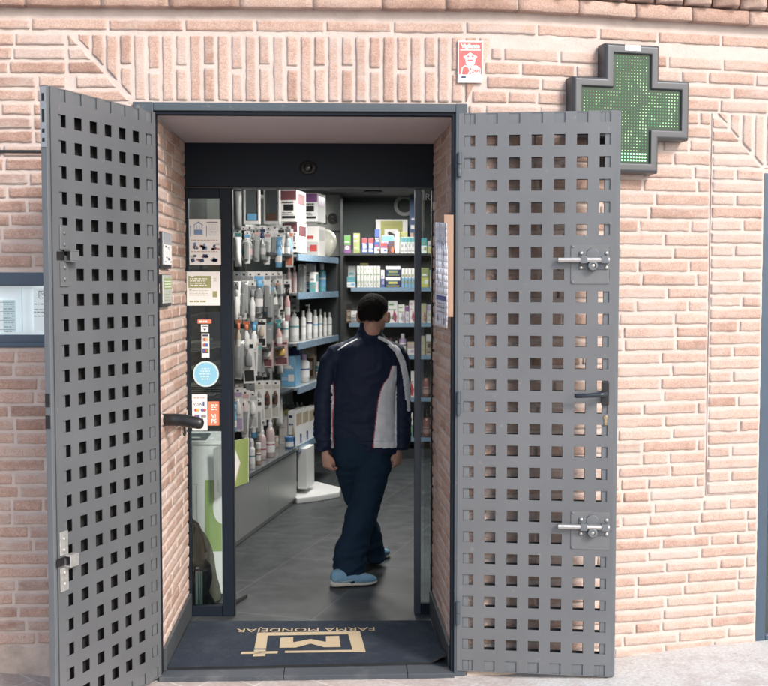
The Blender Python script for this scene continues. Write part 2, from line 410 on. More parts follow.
# mortar faces get the mortar material
mm = [0]*len(mb.f)
for i, f_ in enumerate(mb.f):
    if all(mb.t[k] == (0, 0, 0) for k in f_): mm[i] = 1
mb.m = mm
mb.build('window_surround', [M_brick, M_mortar], building, smooth=True)
# mortar sheet, with the openings left out
mb = MB()
for (a, b, c, d_) in ((uL0, lw[0], -.2, lw[1]), (uL0, lw[0], lw[2], 3.6), (lw[0], bx, -.2, 3.6), (bx, gR, zSb-.003, 3.6), (gR, wu0, -.2, 3.6), (wu0, uR1, -.2, wz0-.08), (wu0, uR1, wz1, 3.6)):
    mortar(mb, F, a, b, c, d_)
# window reveals in the thickness of the wall
for z_ in (lw[1], lw[2]): mb.q([F(uL0, z_, .001), F(lw[0], z_, .001), F(lw[0], z_, -.2), F(uL0, z_, -.2)])
mb.q([F(lw[0], lw[1], .001), F(lw[0], lw[2], .001), F(lw[0], lw[2], -.2), F(lw[0], lw[1], -.2)])
mb.build('mortar_bed', M_mortar, building, smooth=True)
# rough render at the foot of the wall
mb = MB()
for (a, b, top) in ((uL0, bx-.01, .145), (gR+.01, wu0, onF(690, 651)[1]-.004)):
    n = int((b-a)/.02)
    for i in range(n):
        for j in range(8):
            def g(i, j):
                u = a+(b-a)*i/n; t = j/8; z = -.08+(top+.08)*t+(nz(u*6, 0, 5)*.03+nz(u*33, 0, 5)*.010)*t
                return F(u, z, .016*(1-t)**.7+nz(u*9, z*12, 2)*.010+nz(u*30, z*40, 2)*.006+.001)
            mb.q([g(i, j), g(i+1, j), g(i+1, j+1), g(i, j+1)])
mb.build('render_base', mat('render_base', (.52, .43, .37), .95, var=.2, scale=9, bump=1., bscale=60, dirt=((.36, .30, .26), 4, .45, .7), det=10), building, smooth=True)

# string course and saw-tooth cornice above
mb = MB(); CB = Z_CB
FC = lambda o: (lambda u, z, d: F(u, z, d+o))
def brickbox(mb, f, u0, u1, z0, z1, d1, tone):
    """free standing projecting brick: front, top and bottom"""
    i = len(mb.v); n = max(2, int((u1-u0)/.03)); sd = R.random()*30
    for k in range(n+1):
        u = u0+(u1-u0)*k/n
        for (zz, dd_) in ((z0, -.01), (z0, d1-.004), (z0+.004, d1), (z0+(z1-z0)*.5, d1+.001), (z1-.004, d1), (z1, d1-.004), (z1, -.01)):
            e = .003
            uu = u+(.002 if k == 0 else -.002 if k == n else 0)
            mb.v.append(f(uu+nz(u*30, zz*30, sd)*e, zz+nz(u*22, zz*40, sd+5)*e*1.2, dd_+(nz(u*25, zz*50, sd+9)*e if dd_ > 0 else 0))); mb.t.append((tone, R.random()*.4, .0))
    for k in range(n):
        for j in range(6): a = i+k*7+j; mb.f.append((a, a+7, a+8, a+1)); mb.m.append(0)
    mb.f.append(tuple(i+j for j in range(7))); mb.m.append(0); mb.f.append(tuple(i+n*7+j for j in range(7))[::-1]); mb.m.append(0)
u = uL0
while u < uR1-.3:
    l = .31+R.uniform(-.03, .02); brickbox(mb, F, u, u+l-.004, CB, CB+.062, .045, tl(u, 0)); u += l
u = uL0
while u < uR1-.3:
    a = wang(u)
    c = F(u+.06, 0, .015); 
    def saw(uu, z, d, c=c, a=a):
        th = a+math.radians(-24); return V(c.x+cos(th)*uu+sin(th)*d, c.y+sin(th)*uu-cos(th)*d, z)
    brickbox(mb, saw, -.062, .062, CB+.074, CB+.14, .055, min(1, tl(u, 0)+.1)); u += .145
u = uL0
while u < uR1-.3:
    l = .31+R.uniform(-.03, .02); brickbox(mb, F, u, u+l-.004, CB+.152, CB+.21, .13, tl(u, 0)); u += l
mb.build('cornice', M_brick, building, smooth=True)
mb = MB()
for (z0_, z1_, d_) in ((CB+.004, CB+.058, .038), (CB+.155, CB+.205, .122)):
    n = 150
    for i in range(n):
        a = uL0+(uR1-.3-uL0)*i/n; b = uL0+(uR1-.3-uL0)*(i+1)/n
        mb.q([F(a, z0_, d_), F(b, z0_, d_), F(b, z1_, d_), F(a, z1_, d_)]); mb.q([F(a, z0_, 0), F(b, z0_, 0), F(b, z0_, d_), F(a, z0_, d_)]); mb.q([F(a, z1_, d_), F(b, z1_, d_), F(b, z1_, 0), F(a, z1_, 0)])
mb.build('cornice_mortar', M_mortar, building)
# wall above the cornice and a roof edge, seen only from elsewhere
mb = MB()
mb.q([F(uL0, 3.6, -.01), F(bx, 3.6, -.01), F(bx, 6, -.01), F(uL0, 6, -.01)])
mb.v = []; mb.f = []; mb.m = []
n = 60
for i in range(n):
    a = uL0+(uR1-uL0)*i/n; b = uL0+(uR1-uL0)*(i+1)/n; mb.q([F(a, 3.59, -.002), F(b, 3.59, -.002), F(b, 6, -.002), F(a, 6, -.002)])
mb.box((uL0, .3, 3.3), (3.9, 8.2, 6)); 
mb.build('upper_wall', M_mortar, building)

# steel frame round the opening
mb = MB()
mb.box((bx, -.018, -.02), (-.002, .03, zSb-.002)); mb.box((W+.002, -.018, -.02), (gR, .03, zSb-.002)); mb.box((-.002, -.0175, HD+.012), (W+.002, .03, zSb-.003))
mb.build('steel_surround', M_steel, building, bevel=.003)
mb = MB()
mb.box((-.004, -.006, 0), (.006, .045, HD)); mb.box((W-.012, -.006, 0), (W+.004, .045, HD)); mb.box((-.004, -.0055, HD-.002), (W+.004, .045, HD+.0125))
mb.box((W-.022, -.03, 0), (W-.013, -.004, HD-.01)) if False else None
mb.build('frame_rebate', M_navy, building, bevel=.0015)
for z_ in (2.33, 1.25, .28):
    mb = MB(); mb.lathe((W+.018, -.028, z_-.055), [(.003, 0), (.010, .002), (.010, .054), (.006, .055), (.006, .057), (.010, .058), (.010, .108), (.003, .11)], 12)
    mb.build('gate_hinge', M_steel, building, smooth=False)

# reveals
XR = W-.024
def FLv(v, z, d): return V(d+.006*v/RD, v, z)
def FRv(v, z, d): return V(W-(.024)*v/RD-d, v, z)
for nm, f in (('reveal_wall', FLv), ('reveal_wall', FRv)):
    mb = MB()
    zz = [(.03+i*P, .03+i*P+.0515) for i in range(45)]; zz = [q for q in zz if q[1] < HD]
    zz = [q for q in zz if q[1] > .1]
    ff = f if f is FLv else (lambda v, z, d: FRv(v, z, d))
    courses(mb, ff, .045, RD+.1, zz, L=.27, tone=lambda u, z: min(1, max(0, R.gauss(.5, .17))))
    nbf = len(mb.f)
    mortar(mb, f, .03, RD+.12, -.05, HD+.02); mb.t += [(0, 0, 0)]*(len(mb.v)-len(mb.t)); mb.m = [0]*nbf+[1]*(len(mb.f)-nbf)
    mb.build(nm, [M_brick, M_mortar], building, smooth=True)
mb = MB(); zc = 2.532
mb.q([V(-.02, .02, HD+.004), V(W+.02, .02, HD+.004), V(W+.02, RD+.1, zc), V(-.02, RD+.1, zc)][::-1]); mb.box((-.1, .02, HD+.01), (W+.1, RD+.2, HD+.2))
mb.build('reveal_ceiling', M_plaster, building)
for f in (FLv, FRv):
    mb = MB(); mb.prism([(.048, 0), (RD, 0), (RD, .128), (.048, .105)], f, -.004, .018); mb.build('skirting', M_slate, building, bevel=.002)

# ------------------------------------------------------------------ gates
def make_gate(sg, label, z0, marg, hx, ang, hasbolt):
    """local frame: x from the hinge to the free edge, visible face at y=0, body behind at y=sg*depth"""
    g = thing('metal_gate', (hx[0], hx[1], 0), label, 'gate', 'pair of perforated steel gates at the entrance', -ang)
    Y = lambda d: sg*d
    hw = .0245; LW = .7+marg; zb = z0+.022; zt = z0+2.575; TH = .040
    xs = [0.]; 
    cols = [.05+.1*i for i in range(7)]
    for c in cols: xs += [c-hw, c+hw]
    xs.append(LW)
    zs = [zb]
    for r in range(26):
        c = z0+.05+.1*r; zs += [c-hw, min(c+hw, zt)]
    zs[1] = max(zs[1], zb+.002)
    zs.append(zt)
    for face, nm in ((0, 'front_sheet'), (1, 'back_sheet')):
        mb = MB()
        ya, yb = (Y(0), Y(.003)) if face == 0 else (Y(TH-.003), Y(TH))
        for i in range(len(xs)-1):
            for j in range(len(zs)-1):
                if zs[j+1]-zs[j] < 1e-5: continue
                hole = i % 2 == 1 and j % 2 == 1
                x0, x1, q0, q1 = xs[i], xs[i+1], zs[j], zs[j+1]
                if not hole:
                    for k_, y in enumerate((ya, yb)): mb.q([V(x0, y, q0), V(x1, y, q0), V(x1, y, q1), V(x0, y, q1)], 1 if k_ != face else 0)  # inward faces take the painted-in cavity shade
                else:
                    mb.q([V(x0, ya, q0), V(x0, yb, q0), V(x0, yb, q1), V(x0, ya, q1)]); mb.q([V(x1, ya, q0), V(x1, yb, q0), V(x1, yb, q1), V(x1, ya, q1)])
                    mb.q([V(x0, ya, q0), V(x1, ya, q0), V(x1, yb, q0), V(x0, yb, q0)]); mb.q([V(x0, ya, q1), V(x1, ya, q1), V(x1, yb, q1), V(x0, yb, q1)])
        for (x0, q0, x1, q1) in ((0, zb, LW, zb), (0, zt, LW, zt), (0, zb, 0, zt), (LW, zb, LW, zt)):
            mb.q([V(x0, ya, q0), V(x1, ya, q1), V(x1, yb, q1), V(x0, yb, q0)])
        mb.build(nm, [M_gate, M_gate_shade], g, local=True)
    mb = MB(); t0, t1 = Y(.0065), Y(TH-.0055); ex = .018
    mb.box((-.002, t0, zb), (.053, t1, zt)); mb.box((.649, t0, zb), (LW+ex, t1, zt)); mb.box((.0535, t0, zb), (.6485, t1, zb+.058)); mb.box((.0535, t0, zt-.054), (.6485, t1, zt))
    mb.build('tube_frame', M_gate_in, g, local=True, bevel=.0015)
    return g, LW+ex, Y, z0, TH
gR_, LWr, Yr, z0r, TH = make_gate(1, 'right-hand perforated grey steel gate with bolts and a black lever, folded back against brick', -.0145, .0, (1.3625, -.02), .1549, True)
gL_, LWl, Yl, z0l, _ = make_gate(-1, 'left-hand perforated grey steel gate jutting out from the doorway with broken bolt brackets', -.0194, .018, (.0072, -.02), 1.9847, False)
def loc_on(g, px, py):
    """pixel -> (x,z) on the visible face of a gate"""
    th = g.rotation_euler.z; d = V(cos(th), sin(th), 0); n = V(-sin(th), cos(th), 0); o = g.location
    r = ray(px, py); t = (o-CP).dot(n)/r.dot(n); p = CP+r*t; return (p-o).dot(d), p.z
# slide bolts on the right gate
M_plate = mat('bolt_plate_paint', (.17, .18, .19), .45, .4, var=.08, scale=20)
for (cx, cy, lab) in ((590, 264, 'upper'), (588.5, 530, 'lower')):
    x0, z1_ = loc_on(gR_, 571, cy-19); x1, z0_ = loc_on(gR_, 609, cy+20)
    b = MB(); b.box((x0, -.0035, z0_), (x1, -.0003, z1_))
    for (xx, zz) in ((x0+.008, z0_+.008), (x0+.008, z1_-.008)): b.lathe((xx, -.0035, zz), [(.006, 0), (.005, .003), (.001, .004)], 10, ax=(0, -1, 0))
    pl = b.build('slide_bolt', M_plate, gR_, local=True, bevel=.0008); sub(pl, '%s slide bolt on its square plate' % lab)
    zc_ = loc_on(gR_, 590, cy-4)[1]; xb0 = loc_on(gR_, 557, cy)[0]; xb1 = loc_on(gR_, 609, cy)[0]
    b = MB(); b.tube([(xb0, -.022, zc_), (xb0+.004, -.022, zc_), (xb1, -.022, zc_)], [.008, .0125, .0125], 8)
    o = b.build('bolt_bar', M_zinc, None, smooth=False, bevel=.001); o.parent = pl
    b = MB()
    for xx in (x0+.055, xb1-.022): b.box((xx-.014, -.0365, zc_-.0155), (xx+.016, -.004, zc_+.0155))
    b.box((x0+.035, -.008, zc_-.042), (xb1-.002, -.0036, zc_+.038))
    o = b.build('bolt_guide', M_gate_in, None, bevel=.002); o.parent = pl
    b = MB(); b.lathe((x0+.095, -.006, zc_-.026), [(.024, 0), (.024, .020), (.020, .026), (.012, .027), (.012, .023), (.002, .023)], 20, ax=(0, -1, 0)); b.lathe((x0+.095, -.0055, zc_+.026), [(.028, 0), (.026, .006), (.002, .0065)], 20, ax=(0, -1, 0))
    o = b.build('lock_cylinder', M_gate_in, None, smooth=False, bevel=.001); o.parent = pl
    for xx in (x0+.045, xb1-.012):
        for zz in (zc_-.033, zc_+.03): b = MB(); b.lathe((xx, -.008, zz), [(.009, 0), (.008, .004), (.003, .006), (.001, .0061)], 10, ax=(0, -1, 0)); o = b.build('screw', M_zinc, None, smooth=True); o.parent = pl
    b = MB(); b.lathe((x0+.095, -.0285, zc_-.026), [(.009, 0), (.008, .002), (.001, .0022)], 10, ax=(0, -1, 0)); o = b.build('keyhole', M_zinc, None, smooth=True); o.parent = pl
# lever handle
xh, zh = loc_on(gR_, 605, 393.5); xt, _ = loc_on(gR_, 574, 395)
b = MB(); b.box((xh-.017, -.014, zh-.052), (xh+.017, -.0005, zh+.052))
lev = b.build('lever_handle', M_blackp, gR_, local=True, bevel=.003)
b = MB(); b.tube([(xh, -.012, zh), (xh, -.03, zh), (xh-.004, -.046, zh), (xh-.03, -.052, zh-.001), (xh-.08, -.052, zh-.005), (xt+.006, -.050, zh-.007), (xt, -.048, zh-.007)], [.011, .011, .0125, .0115, .0095, .0105, .006], 14)
o = b.build('lever', mat('lever_black', (.03, .038, .05), .3, .3, var=.05), None, smooth=True); o.parent = lev
xk, zk = loc_on(gR_, 605.5, 419)
b = MB(); b.lathe((xk, -.0005, zk+.006), [(.0115, 0), (.010, .004), (.001, .0042)], 14, ax=(0, -1, 0)); b.box((xk-.006, -.0045, zk-.028), (xk+.006, -.0005, zk+.002))
b.build('keyhole_cylinder', mat('brass', (.42, .33, .22), .35, .8), gR_, local=True, bevel=.0008)
# broken brackets on the left gate (visible face points to +y local there)
for (py, lab) in ((256, 'upper'), (561, 'lower')):
    xc, zc_ = loc_on(gL_, 64, py); xe = LWl-.018
    b = MB(); dm = mat('worn_zinc', (.50, .50, .49), .4, .6, var=.3, scale=60, bump=.4, bscale=120)
    for s_ in (-1, 1):
        b.box((xc-.022, .0005, zc_+s_*.025), (xc+.028, .0055, zc_+s_*.12))
        for q_ in (.045, .09): b.lathe((xc+.004, .0055, zc_+s_*q_), [(.009, 0), (.007, .005), (.001, .0065)], 10, ax=(0, 1, 0))
    b.box((xc-.052, .0006, zc_-.024), (xc+.0, .034, zc_-.018)); b.box((xc-.052, .0006, zc_+.018), (xc+.0, .034, zc_+.024)); b.box((xc-.052, .028, zc_-.018), (xc+.0, .034, zc_+.018))
    o = b.build('bolt_bracket', dm if lab == 'lower' else M_plate, gL_, local=True, bevel=.0015); sub(o, '%s bent bolt bracket' % lab)
    b = MB(); b.box((xc+.0, .0012, zc_-.017), (xc+.045, .0025, zc_+.017))
    o = b.build('bracket_cutout', BLK, gL_, local=True)
b = MB(); xe = LWl+.0005
zt_ = z0l+2.575
b.box((xe, -.008, zt_-.235), (xe+.002, -.034, zt_-.004))
o = b.build('edge_lock_plate', mat('scratched_zinc', (.45, .45, .46), .35, .7, var=.3, scale=80), gL_, local=True)
for a_, c_ in ((.03, .06), (.09, .14), (.165, .18), (.2, .215)): b = MB(); b.box((xe+.002, -.014, zt_-c_), (xe+.0026, -.026, zt_-a_)); b.build('edge_slot', BLK, gL_, local=True)
zl_ = loc_on(gL_, 50, 400)[1]
for q_ in (zl_, zl_-.085): b = MB(); b.box((xe, -.012, q_-.03), (xe+.0015, -.034, q_+.022)); b.build('edge_slot', BLK, gL_, local=True)

# ------------------------------------------------------------------ pavement, threshold, floor
def gz(x, y):
    z = -.022
    z += .055*sm((x-1.5)/1.2)*1.0+.05*sm((-.1-x)/.8)
    z += .02*y if y < 0 else 0
    return z
mb = MB(); N = 120
xs = [-60, -30, -12, -5, -2.5]+[-1.8+i*.06 for i in range(104)]+[4.6, 6, 10, 25, 60]
ys = [-60, -30, -15, -8, -4, -2.4]+[-1.5+.06*i for i in range(34)]
b0 = 0
for y in ys:
    for x in xs:
        mb.v.append(V(x, y, gz(x, max(y, -1.2))+nz(x*4, y*4, 1)*.004))
n = len(xs)
for j in range(len(ys)-1):
    for i in range(n-1):
        a = j*n+i
        cxm = (xs[i]+xs[i+1])/2; cym = (ys[j]+ys[j+1])/2
        if cym > .1 : 
            pass
        if cym > .03 and -.06 < cxm < W+.06: continue
        mb.f.append((a, a+1, a+n+1, a+n)); mb.m.append(0)
def pavemat():
    m, nt, b = newmat('pavement'); L = nt.links.new
    tc = nd(nt, 'ShaderNodeTexCoord'); mp = nd(nt, 'ShaderNodeMapping'); mp.inputs['Rotation'].default_value = (0, 0, math.radians(38)); L(tc.outputs['Object'], mp.inputs[0])
    br = nd(nt, 'ShaderNodeTexBrick'); br.inputs['Scale'].default_value = 1; br.inputs['Brick Width'].default_value = .40; br.inputs['Row Height'].default_value = .2; br.inputs['Mortar Size'].default_value = .006; br.inputs['Mortar Smooth'].default_value = .6
    br.inputs['Color1'].default_value = (.33, .265, .24, 1); br.inputs['Color2'].default_value = (.42, .35, .325, 1); br.inputs['Mortar'].default_value = (.52, .47, .43, 1)
    L(mp.outputs[0], br.inputs['Vector'])
    n1 = nd(nt, 'ShaderNodeTexNoise'); n1.inputs['Scale'].default_value = 6; n1.inputs['Detail'].default_value = 10; n1.inputs['Roughness'].default_value = .7; L(tc.outputs['Object'], n1.inputs['Vector'])
    cr = nd(nt, 'ShaderNodeValToRGB'); cr.color_ramp.elements[0].position = .42; cr.color_ramp.elements[1].position = .68; L(n1.outputs['Fac'], cr.inputs[0])
    # pale cement film towards the right-hand wall
    sx = nd(nt, 'ShaderNodeSeparateXYZ'); L(tc.outputs['Object'], sx.inputs[0])
    mr = nd(nt, 'ShaderNodeMapRange'); L(sx.outputs['X'], mr.inputs[0]); mr.inputs[1].default_value = 1.2; mr.inputs[2].default_value = 1.9; mr.inputs[3].default_value = .35; mr.inputs[4].default_value = 1.1
    mu = nd(nt, 'ShaderNodeMath'); mu.operation = 'MULTIPLY'; mu.use_clamp = True; L(mr.outputs[0], mu.inputs[0])
    ad = nd(nt, 'ShaderNodeMath'); ad.operation = 'MULTIPLY_ADD'; L(mr.outputs[0], ad.inputs[0]); ad.inputs[1].default_value = .55; L(cr.outputs[0], ad.inputs[2]); L(ad.outputs[0], mu.inputs[1])
    mx = nd(nt, 'ShaderNodeMix'); mx.data_type = 'RGBA'; L(mu.outputs[0], mx.inputs[0]); L(br.outputs['Color'], mx.inputs[6]); mx.inputs[7].default_value = (.56, .56, .55, 1)
    n2 = nd(nt, 'ShaderNodeTexNoise'); n2.inputs['Scale'].default_value = 60; n2.inputs['Detail'].default_value = 8; L(tc.outputs['Object'], n2.inputs['Vector'])
    r2 = nd(nt, 'ShaderNodeMapRange'); L(n2.outputs['Fac'], r2.inputs[0]); r2.inputs[1].default_value = .3; r2.inputs[2].default_value = .7; r2.inputs[3].default_value = .85; r2.inputs[4].default_value = 1.1
    m3 = nd(nt, 'ShaderNodeMix'); m3.data_type = 'RGBA'; m3.blend_type = 'MULTIPLY'; m3.inputs[0].default_value = 1; L(mx.outputs[2], m3.inputs[6]); L(r2.outputs[0], m3.inputs[7])
    L(m3.outputs[2], b.inputs['Base Color']); b.inputs['Roughness'].default_value = .85
    bp = nd(nt, 'ShaderNodeBump'); bp.inputs['Strength'].default_value = .5; bp.inputs['Distance'].default_value = .006; L(n2.outputs['Fac'], bp.inputs['Height']); L(bp.outputs[0], b.inputs['Normal'])
    return m
struct(mb.build('pavement', pavemat(), smooth=True))
mb = MB(); mb.box((-.004, -.035, -.06), (.5635, .12, 0)); mb.box((.5655, -.035, -.06), (1.1345, .12, 0)); mb.box((1.136, -.035, -.06), (W+.004, .12, 0))
struct(mb.build('threshold', M_gran, bevel=.003))
def floormat():
    m, nt, b = newmat('floor_slate'); L = nt.links.new
    tc = nd(nt, 'ShaderNodeTexCoord'); mp = nd(nt, 'ShaderNodeMapping'); tq = math.radians(19.5); pj = atZ(312, 620, 0); mp.inputs['Rotation'].default_value = (0, 0, tq); mp.inputs['Location'].default_value = (-(cos(tq)*pj.x-sin(tq)*pj.y), .22, 0); L(tc.outputs['Object'], mp.inputs[0])
    br = nd(nt, 'ShaderNodeTexBrick'); br.offset = 0; br.inputs['Scale'].default_value = 1; br.inputs['Brick Width'].default_value = .6; br.inputs['Row Height'].default_value = .6; br.inputs['Mortar Size'].default_value = .0022; br.inputs['Mortar Smooth'].default_value = .2
    br.inputs['Color1'].default_value = (.042, .048, .052, 1); br.inputs['Color2'].default_value = (.053, .059, .063, 1); br.inputs['Mortar'].default_value = (.14, .145, .14, 1)
    L(mp.outputs[0], br.inputs['Vector'])
    n2 = nd(nt, 'ShaderNodeTexNoise'); n2.inputs['Scale'].default_value = 7; n2.inputs['Detail'].default_value = 10; n2.inputs['Roughness'].default_value = .65; L(tc.outputs['Object'], n2.inputs['Vector'])
    r2 = nd(nt, 'ShaderNodeMapRange'); L(n2.outputs['Fac'], r2.inputs[0]); r2.inputs[1].default_value = .3; r2.inputs[2].default_value = .7; r2.inputs[3].default_value = .72; r2.inputs[4].default_value = 1.3
    m3 = nd(nt, 'ShaderNodeMix'); m3.data_type = 'RGBA'; m3.blend_type = 'MULTIPLY'; m3.inputs[0].default_value = 1; L(br.outputs['Color'], m3.inputs[6]); L(r2.outputs[0], m3.inputs[7])
    L(m3.outputs[2], b.inputs['Base Color'])
    r3 = nd(nt, 'ShaderNodeMapRange'); L(n2.outputs['Fac'], r3.inputs[0]); r3.inputs[3].default_value = .28; r3.inputs[4].default_value = .55; L(r3.outputs[0], b.inputs['Roughness'])
    bp = nd(nt, 'ShaderNodeBump'); bp.inputs['Strength'].default_value = .12; bp.inputs['Distance'].default_value = .003; L(n2.outputs['Fac'], bp.inputs['Height']); L(bp.outputs[0], b.inputs['Normal'])
    return m
mb = MB(); mb.q([V(-2.5, .12, -.0005), V(3.8, .12, -.0005), V(3.8, 8, -.0005), V(-2.5, 8, -.0005)])
struct(mb.build('shop_floor', floormat()))

# door mat with upside-down lettering
cor = [atZ(163, 667.5, .012), atZ(446, 661.5, .012), atZ(425, 620.5, .012), atZ(190, 621, .012)]
cor[0].x = .020; cor[3].x = .03; cor[1].x = W-.022; cor[2].x = 1.30
def matz(s, t):
    z = .012+.002*nz(s*5, t*5, 0)
    z += .035*sm((s-.93)/.07)*sm((.35-t)/.35)
    return z
def MP(s, t, d=0):
    p = (cor[0]*(1-s)+cor[1]*s)*(1-t)+(cor[3]*(1-s)+cor[2]*s)*t; y = .03
    return V(p.x, p.y, matz(s, t)+d)
mb = MB(); nu, nv = 60, 30
for j in range(nv+1):
    for i in range(nu+1): mb.v.append(MP(i/nu, j/nv))
for j in range(nv):
    for i in range(nu): a = j*(nu+1)+i; mb.f.append((a, a+1, a+nu+2, a+nu+1)); mb.m.append(0)
edge = [(i/nu, 0) for i in range(nu+1)]+[(1, j/nv) for j in range(1, nv+1)]+[(i/nu, 1) for i in range(nu-1, -1, -1)]+[(0, j/nv) for j in range(nv-1, 0, -1)]
for k in range(len(edge)):
    a = edge[k]; b = edge[(k+1) % len(edge)]; mb.q([MP(*a), MP(*b), MP(*b, -.011), MP(*a, -.011)], 1)
dm = thing('doormat', (.66, .4, 0), 'navy doormat with beige logo and upside-down lettering on the threshold', 'doormat')
mb.build('pile', [M_mat, M_blackp], dm, smooth=False)
mb = MB()
def ZP(x, y): return atZ(225+x/4.95, 610+y/4.95, .0142)
def zpoly(pts): mb.q([ZP(*p) for p in pts])
zpoly([(160, 112), (668, 104), (672, 119), (158, 128)]); zpoly([(610, 119), (672, 119), (697, 208), (634, 208)]); zpoly([(158, 128), (212, 127), (204, 190), (146, 190)]); zpoly([(298, 202), (632, 197), (634, 208), (296, 212)])
zpoly([(82, 207), (262, 203), (260, 215), (78, 218)]); zpoly([(145, 196), (203, 196), (200, 228), (138, 230)])
zpoly([(275, 137), (338, 134), (338, 186), (270, 187)]); zpoly([(500, 130), (565, 128), (572, 183), (500, 184)])
zpoly([(338, 160), (338, 186), (350, 186), (425, 166), (425, 143)]); zpoly([(425, 143), (425, 166), (490, 184), (500, 184), (500, 158)])
c0 = ZP(402, 96); wtxt = (ZP(752, 88)-ZP(52, 101)).length
text_mb(mb, 'FARMA MONDÉJAR', .06, lambda u, v, d: V(c0.x-u, c0.y-v*1.35, c0.z), stretch=wtxt/(.06*8.75))
mb.build('logo_print', M_beige, dm)

# ------------------------------------------------------------------ automatic door
DY = RD
xl0 = .012; 
def PX(px, Y, py=400): return atY(px, py, Y).x
def PZ(py, Y, px=300): return atY(px, py, Y).z
XRr = FRv(RD, 1, 0).x
ad = thing('automatic_door', (.66, DY, 0), 'dark navy automatic sliding door frame with header box and side glass', 'door')
hz = PZ(187, DY); 
mb = MB(); mb.box((.008, DY-.005, hz), (XRr-.002, DY+.16, 2.534)); mb.build('header_box', M_navy, ad, bevel=.003)
mb = MB(); mb.box((.008, DY-.002, hz-.008), (XRr-.002, DY+.10, hz-.001)); mb.build('header_track', M_blackp, ad)
sc = atY(308.5, 168, DY-.006)
mb = MB(); mb.lathe(sc, [(.046, 0), (.046, .006), (.036, .016), (.004, .018)], 28, ax=(0, -1, 0), sy=.8); se = mb.build('motion_sensor', M_blackp, ad, smooth=True)
mb = MB(); mb.lathe(sc+V(0, -.016, 0), [(.024, 0), (.022, .014), (.012, .024), (.002, .026)], 20, ax=(0, -1, 0)); mb.build('sensor_lens', mat('lens_black', (.005, .005, .006), .05, coat=1), se, smooth=True)
st = lambda a, b, y0, y1, z0, z1, nm, m: (lambda q: (q.box((a, y0, z0), (b, y1, z1)), q.build(nm, m, ad, bevel=.002))[1])(MB())
Z1 = hz-.009
st(.010, PX(190, DY), DY, DY+.05, 0, Z1, 'jamb', M_navy)
st(PX(221, DY), PX(232.5, DY), DY, DY+.045, 0, Z1, 'stile', M_navy)
st(PX(232.6, DY), PX(234, DY), DY+.008, DY+.030, 0, Z1, 'brush_seal', M_blackp)
st(PX(190.1, DY), PX(220.9, DY), DY+.006, DY+.04, .0, .055, 'bottom_rail', M_navy)
st(PX(190.1, DY), PX(220.9, DY), DY+.006, DY+.04, Z1-.05, Z1, 'top_rail', M_navy)
st(PX(414.6, DY), PX(421, DY), DY, DY+.045, 0, Z1, 'stile', M_navy2)
st(PX(431.5, DY), XRr-.003, DY, DY+.05, 0, Z1, 'jamb', M_navy)
st(PX(421.1, DY), PX(431.4, DY), DY+.006, DY+.04, 0, .055, 'bottom_rail', M_navy)
G = glass('door_glass', (.86, .92, .92), 1.0)
st(PX(190, DY)-.005, PX(221, DY)+.005, DY+.020, DY+.026, .05, Z1-.045, 'glass_pane', G)
st(PX(421, DY)-.005, PX(431.5, DY)+.005, DY+.020, DY+.026, .05, Z1, 'glass_pane', G)
mb = MB(); a = atY(421.6, 192, DY+.018); b_ = atY(431, 235, DY+.018); mb.box((a.x+.004, DY+.016, b_.z-.02), (a.x+.008, DY+.0165, a.z))
text_mb(mb, 'IR', .05, lambda u, v, d: V(atY(426.5, 197, DY+.015).x+u, DY+.015, atY(426, 197, DY).z+v), 0)
mb.build('glass_lettering', mat('pale_vinyl', (.35, .38, .40), .6), ad)

# notices on the side glass: helper for flat printed things
def lines(mb, x0, x1, z0, z1, n, y, mi=1, fill=.45):
    for k in range(n):
        zz = z1-(k+.5)*(z1-z0)/n; hh = (z1-z0)/n*fill/2; x = x0
        end = x1-(x1-x0)*R.uniform(0, .3)
        while x < end:
            w = R.uniform(.006, .02); mb.q([V(x, y, zz-hh), V(min(x+w, end), y, zz-hh), V(min(x+w, end), y, zz+hh), V(x, y, zz+hh)], mi); x += w+.004
def notice(name, label, cat, box, Y, mats, fn, th=.001, group=None):
    a = atY(box[0], box[1], Y); b = atY(box[2], box[3], Y); x0, x1, z1, z0 = a.x, b.x, a.z, b.z
    t = thing(name, ((x0+x1)/2, Y, z0), label, cat, group)
    m = MB(); m.box((x0, Y, z0), (x1, Y+th, z1)); m.build('sheet', mats[0], t)
    m = MB(); fn(m, x0, x1, z0, z1, Y-.0006); m.build('print', mats, t); return t
def rect(m, x0, x1, z0, z1, y, mi): m.q([V(x0, y, z0), V(x1, y, z0), V(x1, y, z1), V(x0, y, z1)], mi)
def lerp(a, b, t): return a+(b-a)*t
GY = DY+.0175
